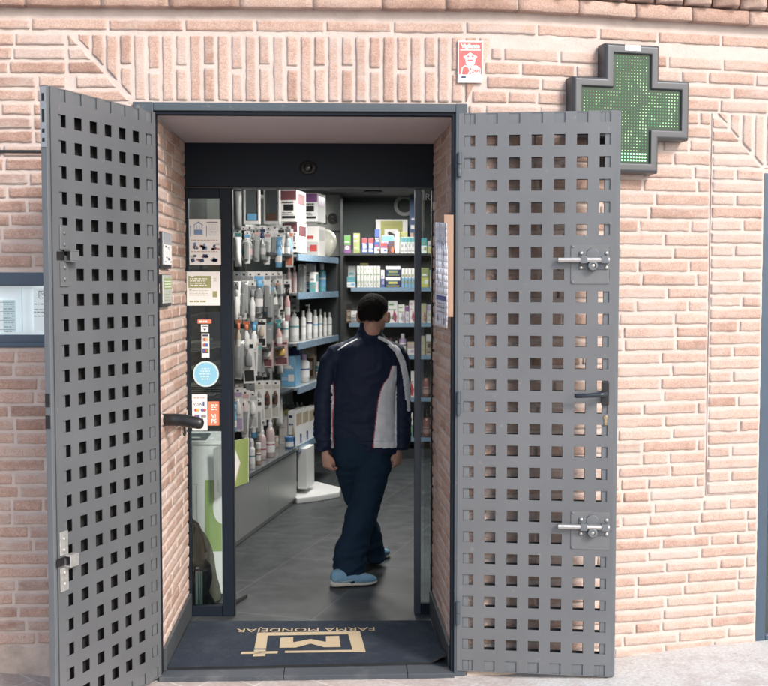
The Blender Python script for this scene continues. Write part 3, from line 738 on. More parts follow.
def f1(m, x0, x1, z0, z1, y):
    X = lambda t: lerp(x0, x1, t); Z = lambda t: lerp(z0, z1, t)
    text_mb(m, 'M', .001, lambda u, v, d: V(X(.1), y, Z(.1)), 0)
    m.q([V(X(.12), y, Z(.86)), V(X(.3), y, Z(.95)), V(X(.46), y, Z(.86)), V(X(.42), y, Z(.86)), V(X(.3), y, Z(.92)), V(X(.16), y, Z(.86))], 1)
    for t in (.17, .25, .33, .41): rect(m, X(t)-.002, X(t)+.001, Z(.78), Z(.86), y, 1)
    rect(m, X(.15), X(.43), Z(.66), Z(.77), y, 1); rect(m, X(.03), X(.06), Z(.62), Z(.86), y, 1); rect(m, X(.54), X(.565), Z(.62), Z(.86), y, 1)
    rect(m, X(.56), X(.9), Z(.925), Z(.94), y, 2); lines(m, X(.6), X(.97), Z(.64), Z(.9), 7, y, 3, .3)
    lines(m, X(.06), X(.95), Z(.52), Z(.56), 1, y, 4); lines(m, X(.06), X(.95), Z(.27), Z(.31), 1, y, 4)
    for k in range(3):
        for zz in (.40, .14):
            cx_, cz_ = X(.2+.3*k), Z(zz)
            for q in range(5):
                dx, dz = R.uniform(-.018, .018), R.uniform(-.014, .014); w, h = R.uniform(.004, .014), R.uniform(.003, .010); an = R.uniform(-.6, .6)
                m.q([V(cx_+dx+cos(an)*sx_*w-sin(an)*sz_*h, y, cz_+dz+sin(an)*sx_*w+cos(an)*sz_*h) for sx_, sz_ in ((-1, -1), (1, -1), (1, 1), (-1, 1))], R.choice([1, 2, 3, 4]))
notice('notice', 'white notice with blue house emblem and product pictures on side glass', 'notice', (189, 219, 221, 265), GY-.02, [M_whitep, C('mid_blue', (.12, .25, .5)), NAVYP, LGREY, C('soft_red', (.5, .25, .25))], f1)
def f2(m, x0, x1, z0, z1, y):
    X = lambda t: lerp(x0, x1, t); Z = lambda t: lerp(z0, z1, t)
    rect(m, X(.05), X(.73), Z(.52), Z(.87), y, 1); rect(m, X(.77), X(.9), Z(.24), Z(.42), y, 1)
    m.lathe((X(.17), y-.0003, Z(.9)), [(.012, 0), (.0115, .0003)], 16, 0, ax=(0, -1, 0))
    rect(m, X(.07), X(.14), Z(.46), Z(.475), y, 1)
    lines(m, X(.1), X(.68), Z(.56), Z(.82), 4, y-.0004, 0, .5); lines(m, X(.08), X(.7), Z(.28), Z(.46), 4, y, 1, .3); lines(m, X(.08), X(.75), Z(.08), Z(.16), 1, y, 1, .6); lines(m, X(.8), X(.92), Z(.7), Z(.86), 4, y, 1, .3)
notice('notice', 'white card notice with an olive green panel below the blue-lettered notice', 'notice', (186.5, 271.5, 220.5, 305.5), GY-.021, [M_whitep, OLIVE], f2)
def f3(m, x0, x1, z0, z1, y):
    X = lambda t: lerp(x0, x1, t); Z = lambda t: lerp(z0, z1, t); lines(m, X(.1), X(.9), Z(.3), Z(.7), 1, y, 1, 1.2)
notice('sticker', 'small orange-red sticker above the row of card logos on glass', 'sticker', (197.5, 319.5, 211.5, 323.5), GY, [ORG, M_whitep], f3)
def f4(m, x0, x1, z0, z1, y):
    X = lambda t: lerp(x0, x1, t); Z = lambda t: lerp(z0, z1, t)
    m.q([V(X(.15), y, Z(.4)), V(X(.5), y, Z(0)), V(X(.85), y, Z(.4))], 0); m.q([V(X(.3), y-.0003, Z(.45)), V(X(.5), y-.0003, Z(.15)), V(X(.7), y-.0003, Z(.45))], 1); rect(m, X(.15), X(.9), Z(.7), Z(.8), y, 1)
notice('sticker', 'small white sticker with a dark shield mark just under the orange one', 'sticker', (201, 324.5, 208.5, 332), GY, [M_whitep, NAVYP], f4)
def circ(m, x, z, r, y, mi, n=20): m.q([V(x+cos(2*PI*k/n)*r, y, z+sin(2*PI*k/n)*r) for k in range(n)], mi)
def f5(m, x0, x1, z0, z1, y):
    X = lambda t: lerp(x0, x1, t); Z = lambda t: lerp(z0, z1, t)
    rect(m, X(.12), X(.88), Z(.88), Z(.96), y, 3); rect(m, X(.1), X(.9), Z(.66), Z(.84), y, 4)
    circ(m, X(.4), Z(.75), .0085, y-.0003, 1, 14); circ(m, X(.62), Z(.75), .0085, y-.0005, 2, 14)
    rect(m, X(.1), X(.9), Z(.43), Z(.61), y, 4); circ(m, X(.38), Z(.52), .0085, y-.0003, 1, 14); circ(m, X(.62), Z(.52), .0085, y-.0005, 5, 14)
    rect(m, X(.1), X(.9), Z(.18), Z(.38), y, 3); rect(m, X(.15), X(.4), Z(.22), Z(.34), y-.0003, 5); rect(m, X(.42), X(.62), Z(.22), Z(.34), y-.0003, 1); rect(m, X(.64), X(.85), Z(.22), Z(.34), y-.0003, 6)
notice('sticker', 'tall narrow white sticker with three coloured card logos', 'sticker', (201.5, 333.5, 209.5, 357.5), GY, [M_whitep, RED, C('amber', (.8, .35, .05)), NAVYP, LGREY, BLUE, GREEN], f5)
# round blue sticker
c = atY(206, 374, GY); t = thing('sticker', c, 'round light blue sticker with pale rim and white lettering', 'sticker')
m = MB(); m.lathe(c, [(.0695, 0), (.0695, .001)], 40, ax=(0, -1, 0)); m.build('rim', C('pale_aqua', (.50, .66, .68)), t)
m = MB(); circ(m, c.x, c.z, .060, c.y-.0016, 0, 40)
for k in range(5): lines(m, c.x-.035+abs(k-2)*.006, c.x+.042-abs(k-2)*.006, c.z-.032+k*.014, c.z-.022+k*.014, 1, c.y-.0022, 1, .7)
m.build('print', [CYAN, C('pale_print', (.5, .7, .78))], t)
def f6(m, x0, x1, z0, z1, y):
    X = lambda t: lerp(x0, x1, t); Z = lambda t: lerp(z0, z1, t)
    lines(m, X(.12), X(.9), Z(.88), Z(.94), 1, y, 4, .7)
    text_mb(m, 'VISA', .024, lambda u, v, d: V(X(.36)+u, y, Z(.73)+v), 1); rect(m, X(.7), X(.82), Z(.68), Z(.8), y, 5)
    for (a, b_, q, w) in ((.32, .57, 2, 3), (.75, .57, 5, 2), (.32, .40, 2, 5), (.75, .40, 6, 6)): circ(m, X(a)-.006, Z(b_), .009, y-.0002, q, 14); circ(m, X(a)+.006, Z(b_), .009, y-.0004, w, 14)
notice('notice', 'white card-payment notice at the end of the black handrail', 'notice', (192, 394.5, 207.5, 430.5), GY, [M_whitep, NAVYP, RED, C('amber', (.8, .35, .05)), PINK, BLUE, GREY], f6)
def f7(m, x0, x1, z0, z1, y):
    X = lambda t: lerp(x0, x1, t); Z = lambda t: lerp(z0, z1, t)
    lines(m, X(.3), X(.95), Z(.62), Z(.9), 3, y, 1, .5); text_mb(m, 'VI', .03, lambda u, v, d: V(X(.5)+u, y, Z(.38)+v), 1, bold=.001); text_mb(m, 'PS', .03, lambda u, v, d: V(X(.5)+u, y, Z(.18)+v), 1, bold=.001)
notice('notice', 'orange notice with white lettering beside the card-payment notice', 'notice', (208, 401.5, 219.5, 425.5), GY+.0006, [ORG, M_whitep], f7)

# signs on the left reveal
def on_left(px, py): r = ray(px, py); t = (0.02-CP.x)/r.x; return CP+r*t
for (y0_, y1_, lab, prt, cols) in ((229, 266, 'upper wall plate with grey panel and dark blue marks on left reveal', 0, [mat('plate_grey', (.33, .36, .40), .3), NAVYP, M_whitep]), (272, 304, 'lower wall plate with a green band on left reveal', 1, [mat('plate_pale', (.45, .47, .44), .35), LGREEN, M_whitep])):
    a = on_left(162.5, y0_); b_ = on_left(171.5, y0_); zt_ = a.z-.01; zb_ = on_left(167, y1_).z
    t = thing('wall_plate', (.012, (a.y+b_.y)/2, zb_), lab, 'sign', 'plates on the left reveal')
    m = MB(); m.box((.004, a.y, zb_-.012), (.016, b_.y, zt_)); m.build('backing', M_blackp, t, bevel=.001)
    m = MB(); m.box((.0165, a.y+.01, zb_+.004), (.021, b_.y-.002, zt_-.003)); m.build('plate', cols[0], t, bevel=.001)
    m = MB(); X = .0216
    def rr(u0, u1, v0, v1, mi): y0, y1 = lerp(a.y+.015, b_.y-.006, u0), lerp(a.y+.015, b_.y-.006, u1); z0, z1 = lerp(zb_+.004, zt_-.003, v0), lerp(zb_+.004, zt_-.003, v1); m.q([V(X, y0, z0), V(X, y1, z0), V(X, y1, z1), V(X, y0, z1)], mi)
    if prt == 0:
        rr(.05, .95, .02, .64, 2); X = .0220
        for k in range(9): u_ = R.random()*.8; v_ = R.choice([.16, .5])+R.uniform(-.08, .08); rr(u_, u_+.15, v_, v_+R.uniform(.02, .06), 1)
    else: rr(.05, .98, .5, .88, 1); X = .0220; [rr(.1, .9, v, v+.03, 2) for v in (.56, .66, .76)]; [rr(.1, .8, v, v+.015, 1) for v in (.1, .2, .3)]
    m.build('print', cols, t)
# paper and wooden board on the right reveal
def on_right(px, py): r = ray(px, py); t = (XR+.01-CP.x)/r.x; return CP+r*t
def YR(px): r = ray(px, 270); t = (XR-.01-CP.x)/r.x; return (CP+r*t).y
t = thing('notice_board', (W-.02, .45, 1.5), 'narrow wooden board on the right reveal behind the curling paper', 'board')
fr = lambda px, py, off: (lambda r: CP+r*((W-.02-off-CP.x)/r.x))(ray(px, py))
a = fr(446.5, 270, 0); b_ = fr(451.5, 270, 0); ya, yb = min(a.y, b_.y), max(a.y, b_.y)
z1_ = fr(448, 217, 0).z; z0_ = fr(448, 316, 0).z
m = MB(); m.box((W-.055, ya, z0_), (W-.012, yb+.12, z1_)); m.build('board', M_wood, t, bevel=.002)
m = MB(); m.box((W-.0565, ya+.02, z0_+.03), (W-.0555, yb+.1, z1_-.03)); m.build('panel', mat('cork', (.38, .27, .20), .8), t)
# curling paper
p0 = fr(447, 226, .06); p1 = fr(435, 226, .06)
t = thing('paper_notice', (W-.1, .6, 1.6), 'long white paper notice with a blue band curling off the right reveal', 'notice')
def pap(s, v, d=0):
    # s 0..1 along depth, v 0..1 up
    px = lerp(434.8, 446.8, s)+(-.3 if v > .8 else .5*sin(PI*v)); top = lerp(222, 223, s); bot = lerp(325, 328.5, s)
    xx = W-.078-.03*(1-s)-.015*sin(PI*v)*(1-s)
    r = ray(px, lerp(bot, top, v)); q = CP+r*((xx-CP.x)/r.x); return q+V(-d, 0, 0)
m = MB()
for i in range(6):
    for j in range(16): m.q([pap(i/6, j/16), pap((i+1)/6, j/16), pap((i+1)/6, (j+1)/16), pap(i/6, (j+1)/16)])
o = m.build('paper', mat('dull_paper', (.62, .64, .68), .7, var=.04), t, smooth=True); sd = o.modifiers.new('s', 'SOLIDIFY'); sd.thickness = .0015
m = MB()
def pr(s0, s1, v0, v1, mi): m.q([pap(s0, v0, .002), pap(s1, v0, .002), pap(s1, v1, .002), pap(s0, v1, .002)], mi)
pr(.12, .88, .255, .30, 0)
for k in range(15):
    s_ = R.choice([.18, .3, .45, .6, .72]); v_ = R.uniform(.36, .88); pr(s_, s_+.05, v_, v_+R.uniform(.01, .05), 1)
for v_ in (.14, .18, .22): pr(.2, .8, v_, v_+.008, 1)
for (s_, v_) in ((.2, .05), (.7, .03)): pr(s_, s_+.1, v_, v_+.06, 1)
m.build('print', [C('band_blue', (.06, .09, .3)), C('faint_ink', (.25, .26, .36))], t)
t = thing('door_contact', (XR-.03, .8, 2.1), 'small white plastic box fixed high at the right reveal corner', 'alarm contact')
a = atY(435.6, 210, .80); b_ = atY(440, 229, .80); m = MB(); m.box((a.x, .79, b_.z), (b_.x+.03, .83, a.z)); m.build('housing', WHT, t, bevel=.004)
m = MB(); m.box((a.x+.003, .7885, lerp(b_.z, a.z, .3)), (b_.x, .7898, lerp(b_.z, a.z, .34))); m.build('seam', GREY, t)

# handrail
hr = thing('handrail', (.02, .3, 1.1), 'thick black tube handrail sticking out of the left reveal', 'handrail')
c = atY(158, 420, .14)
pts = [V(-.002+.03*k, .14, c.z) for k in range(4)]
e0 = atY(180, 420, .14); e1 = atY(190, 421.5, .13); e2 = atY(198, 423, .125)
rt = .029
m = MB(); m.tube([V(.0, .14, c.z+.001), V(.05, .14, c.z+.001), e0, (e0+e1)/2+V(0, 0, .001), e1, e2, e2+V(.012, 0, -.001), e2+V(.022, 0, -.0015), e2+V(.027, 0, -.002)], [rt, rt, rt, rt*.99, rt*.98, rt*.98, rt*.93, rt*.75, rt*.3], 24)
m.build('rail', M_blackt, hr, smooth=True)
m = MB(); bp_ = FLv(.76, 0, 0); zb_ = atY(180, 424, .78).z
m.box((.004, .74, zb_-.06), (.016, .785, zb_+.055)); m.tube([(.014, .76, zb_), (.03, .70, zb_+.01), (.035, .5, zb_+.04), (.04, .2, c.z+.0)], .010, 8)
m.build('wall_bracket', M_blackp, hr, bevel=.003)

# ------------------------------------------------------------------ sign "Vigilante"
def fv(u, z, d): return F(u, z, d)
u0_, z1_ = onF(457.3, 41.3); u1_, z0_ = onF(482.3, 83.3)
t = thing('security_sign', F((u0_+u1_)/2, z0_, 0), 'red and white guard sign reading Vigilante 24H on flat arch', 'sign')
m = MB(); m.prism([(u0_, z0_), (u1_, z0_), (u1_, z1_), (u0_, z1_)], fv, .006, .014); m.build('plate', M_whitep, t, bevel=.001)
m = MB(); D_ = .0146
U_ = lambda a: lerp(u0_, u1_, a); Zv = lambda a: lerp(z0_, z1_, a)
def pp(pts, mi, d=D_): m.q([fv(U_(a), Zv(b), d) for a, b in pts], mi)
pp([(.05, .2), (.95, .2), (.95, .965), (.05, .965)], 0)
text_mb(m, 'Vigilante', .026, lambda u, v, d: fv(U_(.5)+u, Zv(.87)+v, D_+.0006), 1, bold=.0012, stretch=.93)
pp([(.1, .765), (.9, .765), (.9, .795), (.1, .795)], 1, D_+.0006)
pp([(.22, .62), (.35, .66), (.5, .72), (.65, .66), (.78, .62), (.72, .57), (.28, .57)], 1, D_+.0006)
pp([(.30, .57), (.70, .57), (.68, .47), (.60, .38), (.5, .34), (.40, .38), (.32, .47)], 1, D_+.0008)
pp([(.38, .55), (.62, .55), (.60, .52), (.40, .52)], 0, D_+.0012); pp([(.34, .62), (.46, .655), (.44, .60)], 0, D_+.0012); pp([(.66, .62), (.54, .655), (.56, .60)], 0, D_+.0012)
pp([(.12, .2), (.16, .36), (.30, .42), (.44, .38), (.52, .28), (.46, .2)], 1, D_+.0006); pp([(.17, .2), (.2, .34), (.31, .385), (.42, .35), (.46, .28), (.40, .2)], 0, D_+.0009)
pp([(.52, .28), (.56, .38), (.72, .42), (.86, .36), (.9, .34), (.9, .2), (.52, .2)], 1, D_+.0007)
text_mb(m, '24H', .022, lambda u, v, d: fv(U_(.72)+u, Zv(.275)+v, D_+.0012), 0, bold=.0006)
pp([(.15, .11), (.33, .11), (.33, .15), (.15, .15)], 2); pp([(.45, .1), (.9, .1), (.9, .11), (.45, .11)], 3); pp([(.45, .05), (.9, .05), (.9, .06), (.45, .06)], 3)
m.build('print', [C('sign_red', (.62, .09, .08)), M_whitep, NAVYP, LGREY], t)
# round tie plates with a rod scar (the faint metal rings on the wall)
u_, z_ = onF(505, 60)

# ------------------------------------------------------------------ LED cross
cu, cz_ = onF(632, 108); 
ang = math.radians(12); cpx = F(cu, cz_, 0); outd = .086
nrm = V(sin(ang), -cos(ang), 0); tx = V(cos(ang), sin(ang), 0)
# pixel centre of the front face
cd_ = (cpx+nrm*outd); r = ray(632.5, 108.5); cc = CP+r*((cd_-CP).dot(nrm)/r.dot(nrm))
cr_ = thing('pharmacy_cross', cc, 'green LED pharmacy cross in a grey casing mounted above the right gate', 'cross sign')
def fx(u, v, d): return cc+tx*u+V(0, 0, v)+nrm*d
A_, B_ = .292, .137
def cross(A, B): return [(-B, -A), (B, -A), (B, -B), (A, -B), (A, B), (B, B), (B, A), (-B, A), (-B, B), (-A, B), (-A, -B), (-B, -B)]
M_case = mat('cross_casing', (.085, .092, .102), .4, .3, var=.07, scale=8)
M_case2 = mat('cross_casing_dark', (.10, .11, .125), .45, .2, var=.07, scale=8)
m = MB()
steps = [(0, -.080), (.0, -.02), (-.004, -.008), (-.012, 0), (-.042, 0), (-.046, -.014)]
rings = [[fx(a, b, d) for a, b in cross(A_+o_, B_+o_)] for o_, d in steps]
m.loft(rings, 0, cap=False); m.q([fx(a, b, -.080) for a, b in cross(A_, B_)])
m.build('casing', M_case, cr_, bevel=.004)
m = MB(); m.q([fx(a, b, -.0135) for a, b in cross(A_-.045, B_-.045)]); m.build('screen', mat('led_board', (.005, .036, .017), .4, var=.15, scale=40), cr_)
m = MB(); m.q([fx(a, b, -.0125) for a, b in cross(A_-.046, B_-.046)])
m2 = MB(); st_ = .0146; n_ = 16; k2 = 0
for i in range(-n_, n_+1):
    for j in range(-n_, n_+1):
        x, z = i*st_, j*st_; lim = B_-.055; L_ = A_-.055
        if abs(x) > L_ or abs(z) > L_ or (abs(x) > lim and abs(z) > lim): continue
        v = nz(i*.33, j*.33, 4); mi = 0 if v > .02 else 1
        if j < -13: mi = 2
        if R.random() < .04: mi = 1 if mi == 0 else mi
        rr_ = .0029 if mi < 2 else .0042
        m2.q([fx(x+cos(2*PI*k/6)*rr_, z+sin(2*PI*k/6)*rr_, -.0118) for k in range(6)], mi)
def emat(n, c, s): 
    m_, nt, b = newmat(n); b.inputs['Base Color'].default_value = (*c, 1); b.inputs['Emission Color'].default_value = (*c, 1); b.inputs['Emission Strength'].default_value = s; return m_
m2.build('leds', [emat('led_lit', (.32, .68, .30), .4), emat('led_dim', (.05, .24, .09), .15), emat('led_bright', (.25, 1, .42), 1.6)], cr_)
m = MB(); m.prism([(-.042, A_-.032), (.038, A_-.032), (.038, A_-.006), (-.042, A_-.006)], fx, -.001, .0015); m.build('badge', M_whitep, cr_, bevel=.001)
m = MB(); q0 = V(cc.x, cc.y, cc.z)
for (a, b) in ((-.09, .15), (.09, -.15), (0, 0)): p_ = fx(a, b, -.078); m.tube([p_, p_-nrm*.06], .018, 10)
m.build('wall_bracket', M_case2, cr_)

# ------------------------------------------------------------------ side windows of the building
def win_left():
    z0, z1 = lw[1], lw[2]; x1 = lw[0]
    m = MB(); fr_ = .062
    m.box((uL0, .0, z1-fr_), (x1, .06, z1-.002)); m.box((uL0, .0, z0+.002), (x1, .06, z0+fr_-.006)); m.box((x1-.05, .001, z0+fr_-.006), (x1-.001, .06, z1-fr_))
    m.box((uL0, -.012, z0+.001), (x1, .0, z0+.022))
    w = m.build('display_window', M_winfr, building, bevel=.004)
    m = MB(); m.box((uL0, .018, z0+fr_-.008), (x1-.05, .022, z1-fr_+.002)); m.build('pane', glass('window_glass', (.93, .96, .97), .9), w)
    m = MB(); m.box((uL0, .052, z0-.05), (x1+.1, .058, z1+.05)); m.build('display_back_glow', mat('display_back_glow', (.80, .84, .86), .7, var=.03, emit=.28), w)  # backing glows by itself, added to brighten the window; no lamp behind
    m = MB(); a = atY(34.5, 288, .055); b = atY(56, 331.5, .055); m.box((a.x, .034, b.z), (b.x, .036, a.z)); o = m.build('display_card', mat('glow_card', (.78, .80, .82), .7, var=.03, emit=.32), w)  # card has an added glow of its own as well
    m = MB(); y = .0333; c = atY(43.5, 294.5, .055)
    for (x0, x1_, q0, q1) in ((-.016, .016, .014, .017), (-.016, .016, -.017, -.014), (-.016, -.013, -.014, .014), (.013, .016, -.014, .014)): rect(m, c.x+x0, c.x+x1_, c.z+q0, c.z+q1, y, 0)
    text_mb(m, 'M', .026, lambda u, v, d: V(c.x+u, y, c.z+v), 0)
    for k, zz in enumerate((304, 309.5, 312, 316)): q = atY(43, zz, .055); lines(m, q.x-.035, q.x+.045, q.z-.004, q.z+.004, 1, y, 1, .5)
    m.build('card_print', [GREY, LGREY], w)
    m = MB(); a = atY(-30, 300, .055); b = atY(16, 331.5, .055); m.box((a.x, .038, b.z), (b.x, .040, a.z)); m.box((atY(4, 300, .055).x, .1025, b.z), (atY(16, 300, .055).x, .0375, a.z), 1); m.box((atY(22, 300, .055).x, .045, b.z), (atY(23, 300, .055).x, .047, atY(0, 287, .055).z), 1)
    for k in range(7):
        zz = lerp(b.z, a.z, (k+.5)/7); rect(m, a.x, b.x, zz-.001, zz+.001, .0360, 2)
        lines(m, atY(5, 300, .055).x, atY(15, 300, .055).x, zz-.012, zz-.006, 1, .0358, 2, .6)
    m.build('calendar', [MATS['glow_card'], mat('glow_blue_print', (.55, .66, .70), .7, emit=.3), LGREY], w)  # calendar sheet and blue column carry the same added glow
win_left()
def win_right():
    m = MB(); f = lambda u, z, d: F(u, z, d)
    z0, z1 = wz0, wz1; uu = wu0+.9
    for (a, b, c, d_) in ((wu0, wu0+.055, z0, z1), (uu-.055, uu, z0, z1), (wu0+.056, uu-.056, z1-.06, z1-.001), (wu0+.056, uu-.056, z0, z0+.06)):
        m.prism([(a, c), (b, c), (b, d_), (a, d_)], f, -.06, -.002)
    m.prism([(wu0-.0, z0-.075), (uu, z0-.075), (uu, z0-.002), (wu0, z0-.002)], f, -.1, .02)
    w = m.build('tall_window', M_winfr, building, bevel=.004)
    m = MB(); m.prism([(wu0+.05, z0+.05), (uu-.05, z0+.05), (uu-.05, z1-.05), (wu0+.05, z1-.05)], f, -.036, -.030); m.build('pane', MATS['window_glass'], w)
    m = MB(); m.prism([(wu0-.02, z0-.05), (uu+.05, z0-.05), (uu+.05, z1+.05), (wu0-.02, z1+.05)], f, -.16, -.15); m.build('blind', mat('blind', (.62, .66, .62), .7), w)
    m = MB(); mortar(m, F, uu, uR1, z0-.08, z1); m.build('mortar_bed', M_mortar, building)
win_right()
# ledge cable at the left
m = MB(); u_, z_ = onF(20, 151.5)
m.box((uL0, -.012, z_-.006), (.0-.10, -.001, z_+.006)); m.build('black_trim', M_blackp, building, bevel=.002)
#@@INTERIOR
#@@PERSON
#@@LIGHT
# ------------------------------------------------------------------ shop interior shell
IX0, IX1, IY1, IZ = -2.2, 3.5, 6.75, 2.70
mb = MB()
mb.box((IX0, .17, 0), (-.005, DY+.2, 3.3)) if False else None
mb.box((-2.4, .18, -.01), (-.012, DY+.06, 3.3)); mb.box((W+.008, .42, -.01), (3.8, DY+.06, 3.3)); mb.box((-.011, DY+.162, 2.31), (W+.007, DY+.2, 3.3))
mb.build('front_inner_wall', M_dkwall, building)
mb = MB(); mb.box((IX0-.1, DY+.06, -.01), (IX0, IY1, 3.3)); mb.box((IX1, DY+.06, -.01), (IX1+.1, IY1, 3.3)); mb.box((IX0-.1, IY1, -.01), (IX1+.1, IY1+.1, 3.3)); mb.build('inner_wall', M_dkwall, building)
mb = MB(); mb.box((IX0-.1, DY+.2, IZ), (IX1+.1, IY1+.1, IZ+.1)); mb.build('inner_ceiling', mat('ceiling_paint', (.20, .21, .21), .85), building)
# ceiling lamps (one shows under the header)
lampc = atY(373, 190.5, 5.75)
lamps = [(lampc.x, 5.75), (.9, 4.0), (.9, 2.2), (-.6, 3.0), (2.4, 3.2)]
M_lamp = emat('lamp_glow', (1., .95, .85), 5)
for i, (x, y) in enumerate(lamps):
    t = thing('ceiling_lamp', (x, y, IZ-.02), 'round recessed ceiling lamp glowing under the dark shop ceiling', 'ceiling lamp', 'recessed ceiling lamps')
    m = MB(); m.lathe((x, y, IZ-.025), [(.11, .0), (.10, -.006), (.085, .0), (.085, .02)], 24); m.build('trim_ring', M_dark, t, smooth=True)
    m = MB(); m.lathe((x, y, IZ-.024), [(.084, 0), (.083, .003)], 24); m.build('lens', M_lamp, t)
    a = bpy.data.lights.new('lamp', 'AREA'); a.shape = 'DISK'; a.size = .5; a.energy = [14, 24, 21, 12, 14][i]; a.color = (1, .97, .92)
    o = bpy.data.objects.new('lamp_light', a); COL.objects.link(o); o.parent = t; o.location = (0, 0, -.03)
# white lit sign at the far left and the letters on the dark wall
def facing(name, label, cat, box, Y, m0, th=.02, group=None):
    a = atY(box[0], box[1], Y); b = atY(box[2], box[3], Y)
    t = thing(name, ((a.x+b.x)/2, Y, b.z), label, cat, group)
    m = MB(); m.box((a.x, Y, b.z), (b.x, Y+th, a.z)); m.build('panel', m0, t); return t, a, b
t, a, b = facing('wall_sign', 'white wall sign with big black rounded letters near the ceiling', 'sign', (300, 194, 341, 256), 6.4, mat('sign_white', (.6, .62, .6), .6))
m = MB(); c = atY(337.5, 219, 6.39); text_mb(m, 'ne', .215, lambda u, v, d: V(c.x+u+.0, 6.392, c.z+v+.02), bold=.008, align='RIGHT'); q = atY(340, 230.5, 6.39); m.box((a.x, 6.39, q.z-.022), (q.x, 6.395, q.z)); m.build('lettering', BLK, t)
c = atY(404.5, 205.5, 6.7); t = thing('wall_letter', c, 'pale round letter C on the dark back wall', 'sign letter')
m = MB(); rs = []
for k in range(25):
    th = math.radians(48+k*(264/24)); e = V(cos(th), 0, sin(th)); rs.append([c+e*.075, c+e*.112, c+e*.112+V(0, .03, 0), c+e*.075+V(0, .03, 0)])
m.loft(rs); m.build('letter', mat('letter_pale', (.36, .37, .36), .6), t)
M_backpan = mat('back_panel', (.12, .135, .13), .5, var=.06)
# poster behind the back shelf
t, a, b = facing('poster', 'white poster with olive frame and black shape behind the top back shelf', 'poster', (376, 219.5, 407.5, 254), 6.55, M_whitep, .01)
m = MB(); X = lambda s: lerp(a.x, b.x, s); Z = lambda s: lerp(b.z, a.z, s); rect(m, X(.15), X(.84), .0+Z(.0), Z(.96), 6.548, 0); rect(m, X(.27), X(.7), Z(0), Z(.72), 6.546, 1)
m.q([V(X(.36), 6.544, Z(.62)), V(X(.42), 6.544, Z(.66)), V(X(.58), 6.544, Z(.58)), V(X(.6), 6.544, Z(.5)), V(X(.5), 6.544, Z(.5)), V(X(.38), 6.544, Z(.57))], 2); lines(m, X(.25), X(.75), Z(.82), Z(.88), 1, 6.544, 3)
m.build('print', [C('olive_yellow', (.38, .38, .05)), M_whitep, BLK, OLIVE], t)
t, a, b = facing('banner', 'narrow dark blue banner with pale patches at the right of the back shelves', 'banner', (409.5, 188, 416, 252), 6.3, C('banner_blue', (.03, .07, .16)), .01)
m = MB(); X = lambda s: lerp(a.x, b.x, s); Z = lambda s: lerp(b.z, a.z, s)
for (x0, x1, z0_, z1_, q) in ((.05, .95, .0, .22, 2), (.1, .6, .22, .3, 0), (.2, .9, .36, .42, 1), (.3, .8, .5, .53, 1), (.05, .9, .12, .18, 0)): rect(m, X(x0), X(x1), Z(z0_), Z(z1_), 6.298, q)
m.build('print', [C('skin_print', (.45, .28, .2)), LGREY, BROWN], t)

# back shelving
KY = 6.15
bs = thing('back_shelving', (1.3, KY, 0), 'grey shelving across the back of the shop full of small boxes', 'shelving')
kx0 = atY(343, 300, KY).x; kx1 = atY(440, 300, KY).x+.6
zK = [PZ(253.2, KY), PZ(287.6, KY), PZ(323.2, KY), PZ(355.5, KY), PZ(398, KY), PZ(438, KY)]
m = MB(); m.box((kx0-.08, KY+.34, 0), (kx1, KY+.36, zK[0]+.05)); m.build('back_panel', M_backpan, bs)
for k, z in enumerate(zK):
    x0 = kx0+.02 if k == 0 else atY([0, 351, 349, 352, 350, 350][k], 300, KY).x
    m = MB(); m.box((x0, KY-.02, z-.022), (kx1, KY+.33, z)); sh = m.build('shelf', M_dark, bs)
    if k: m = MB(); m.box((x0, KY-.034, z-.038), (kx1, KY-.0205, z+.003)); m.build('price_strip', M_edge, sh)
m = MB(); m.box((kx0-.025, KY-.03, 0), (kx0, KY+.36, IZ-.02)); m.build('side_panel', M_dark, bs)
m = MB(); m.box((kx0-.04, KY-.02, 0), (kx1, KY+.33, .10)); m.build('plinth', M_dark, bs)
m = MB(); q = atY(411, 300, KY+.3).x; m.box((q-.01, KY+.30, 0), (q+.05, KY+.338, zK[0]+.04)); m.build('upright', M_dark, bs)

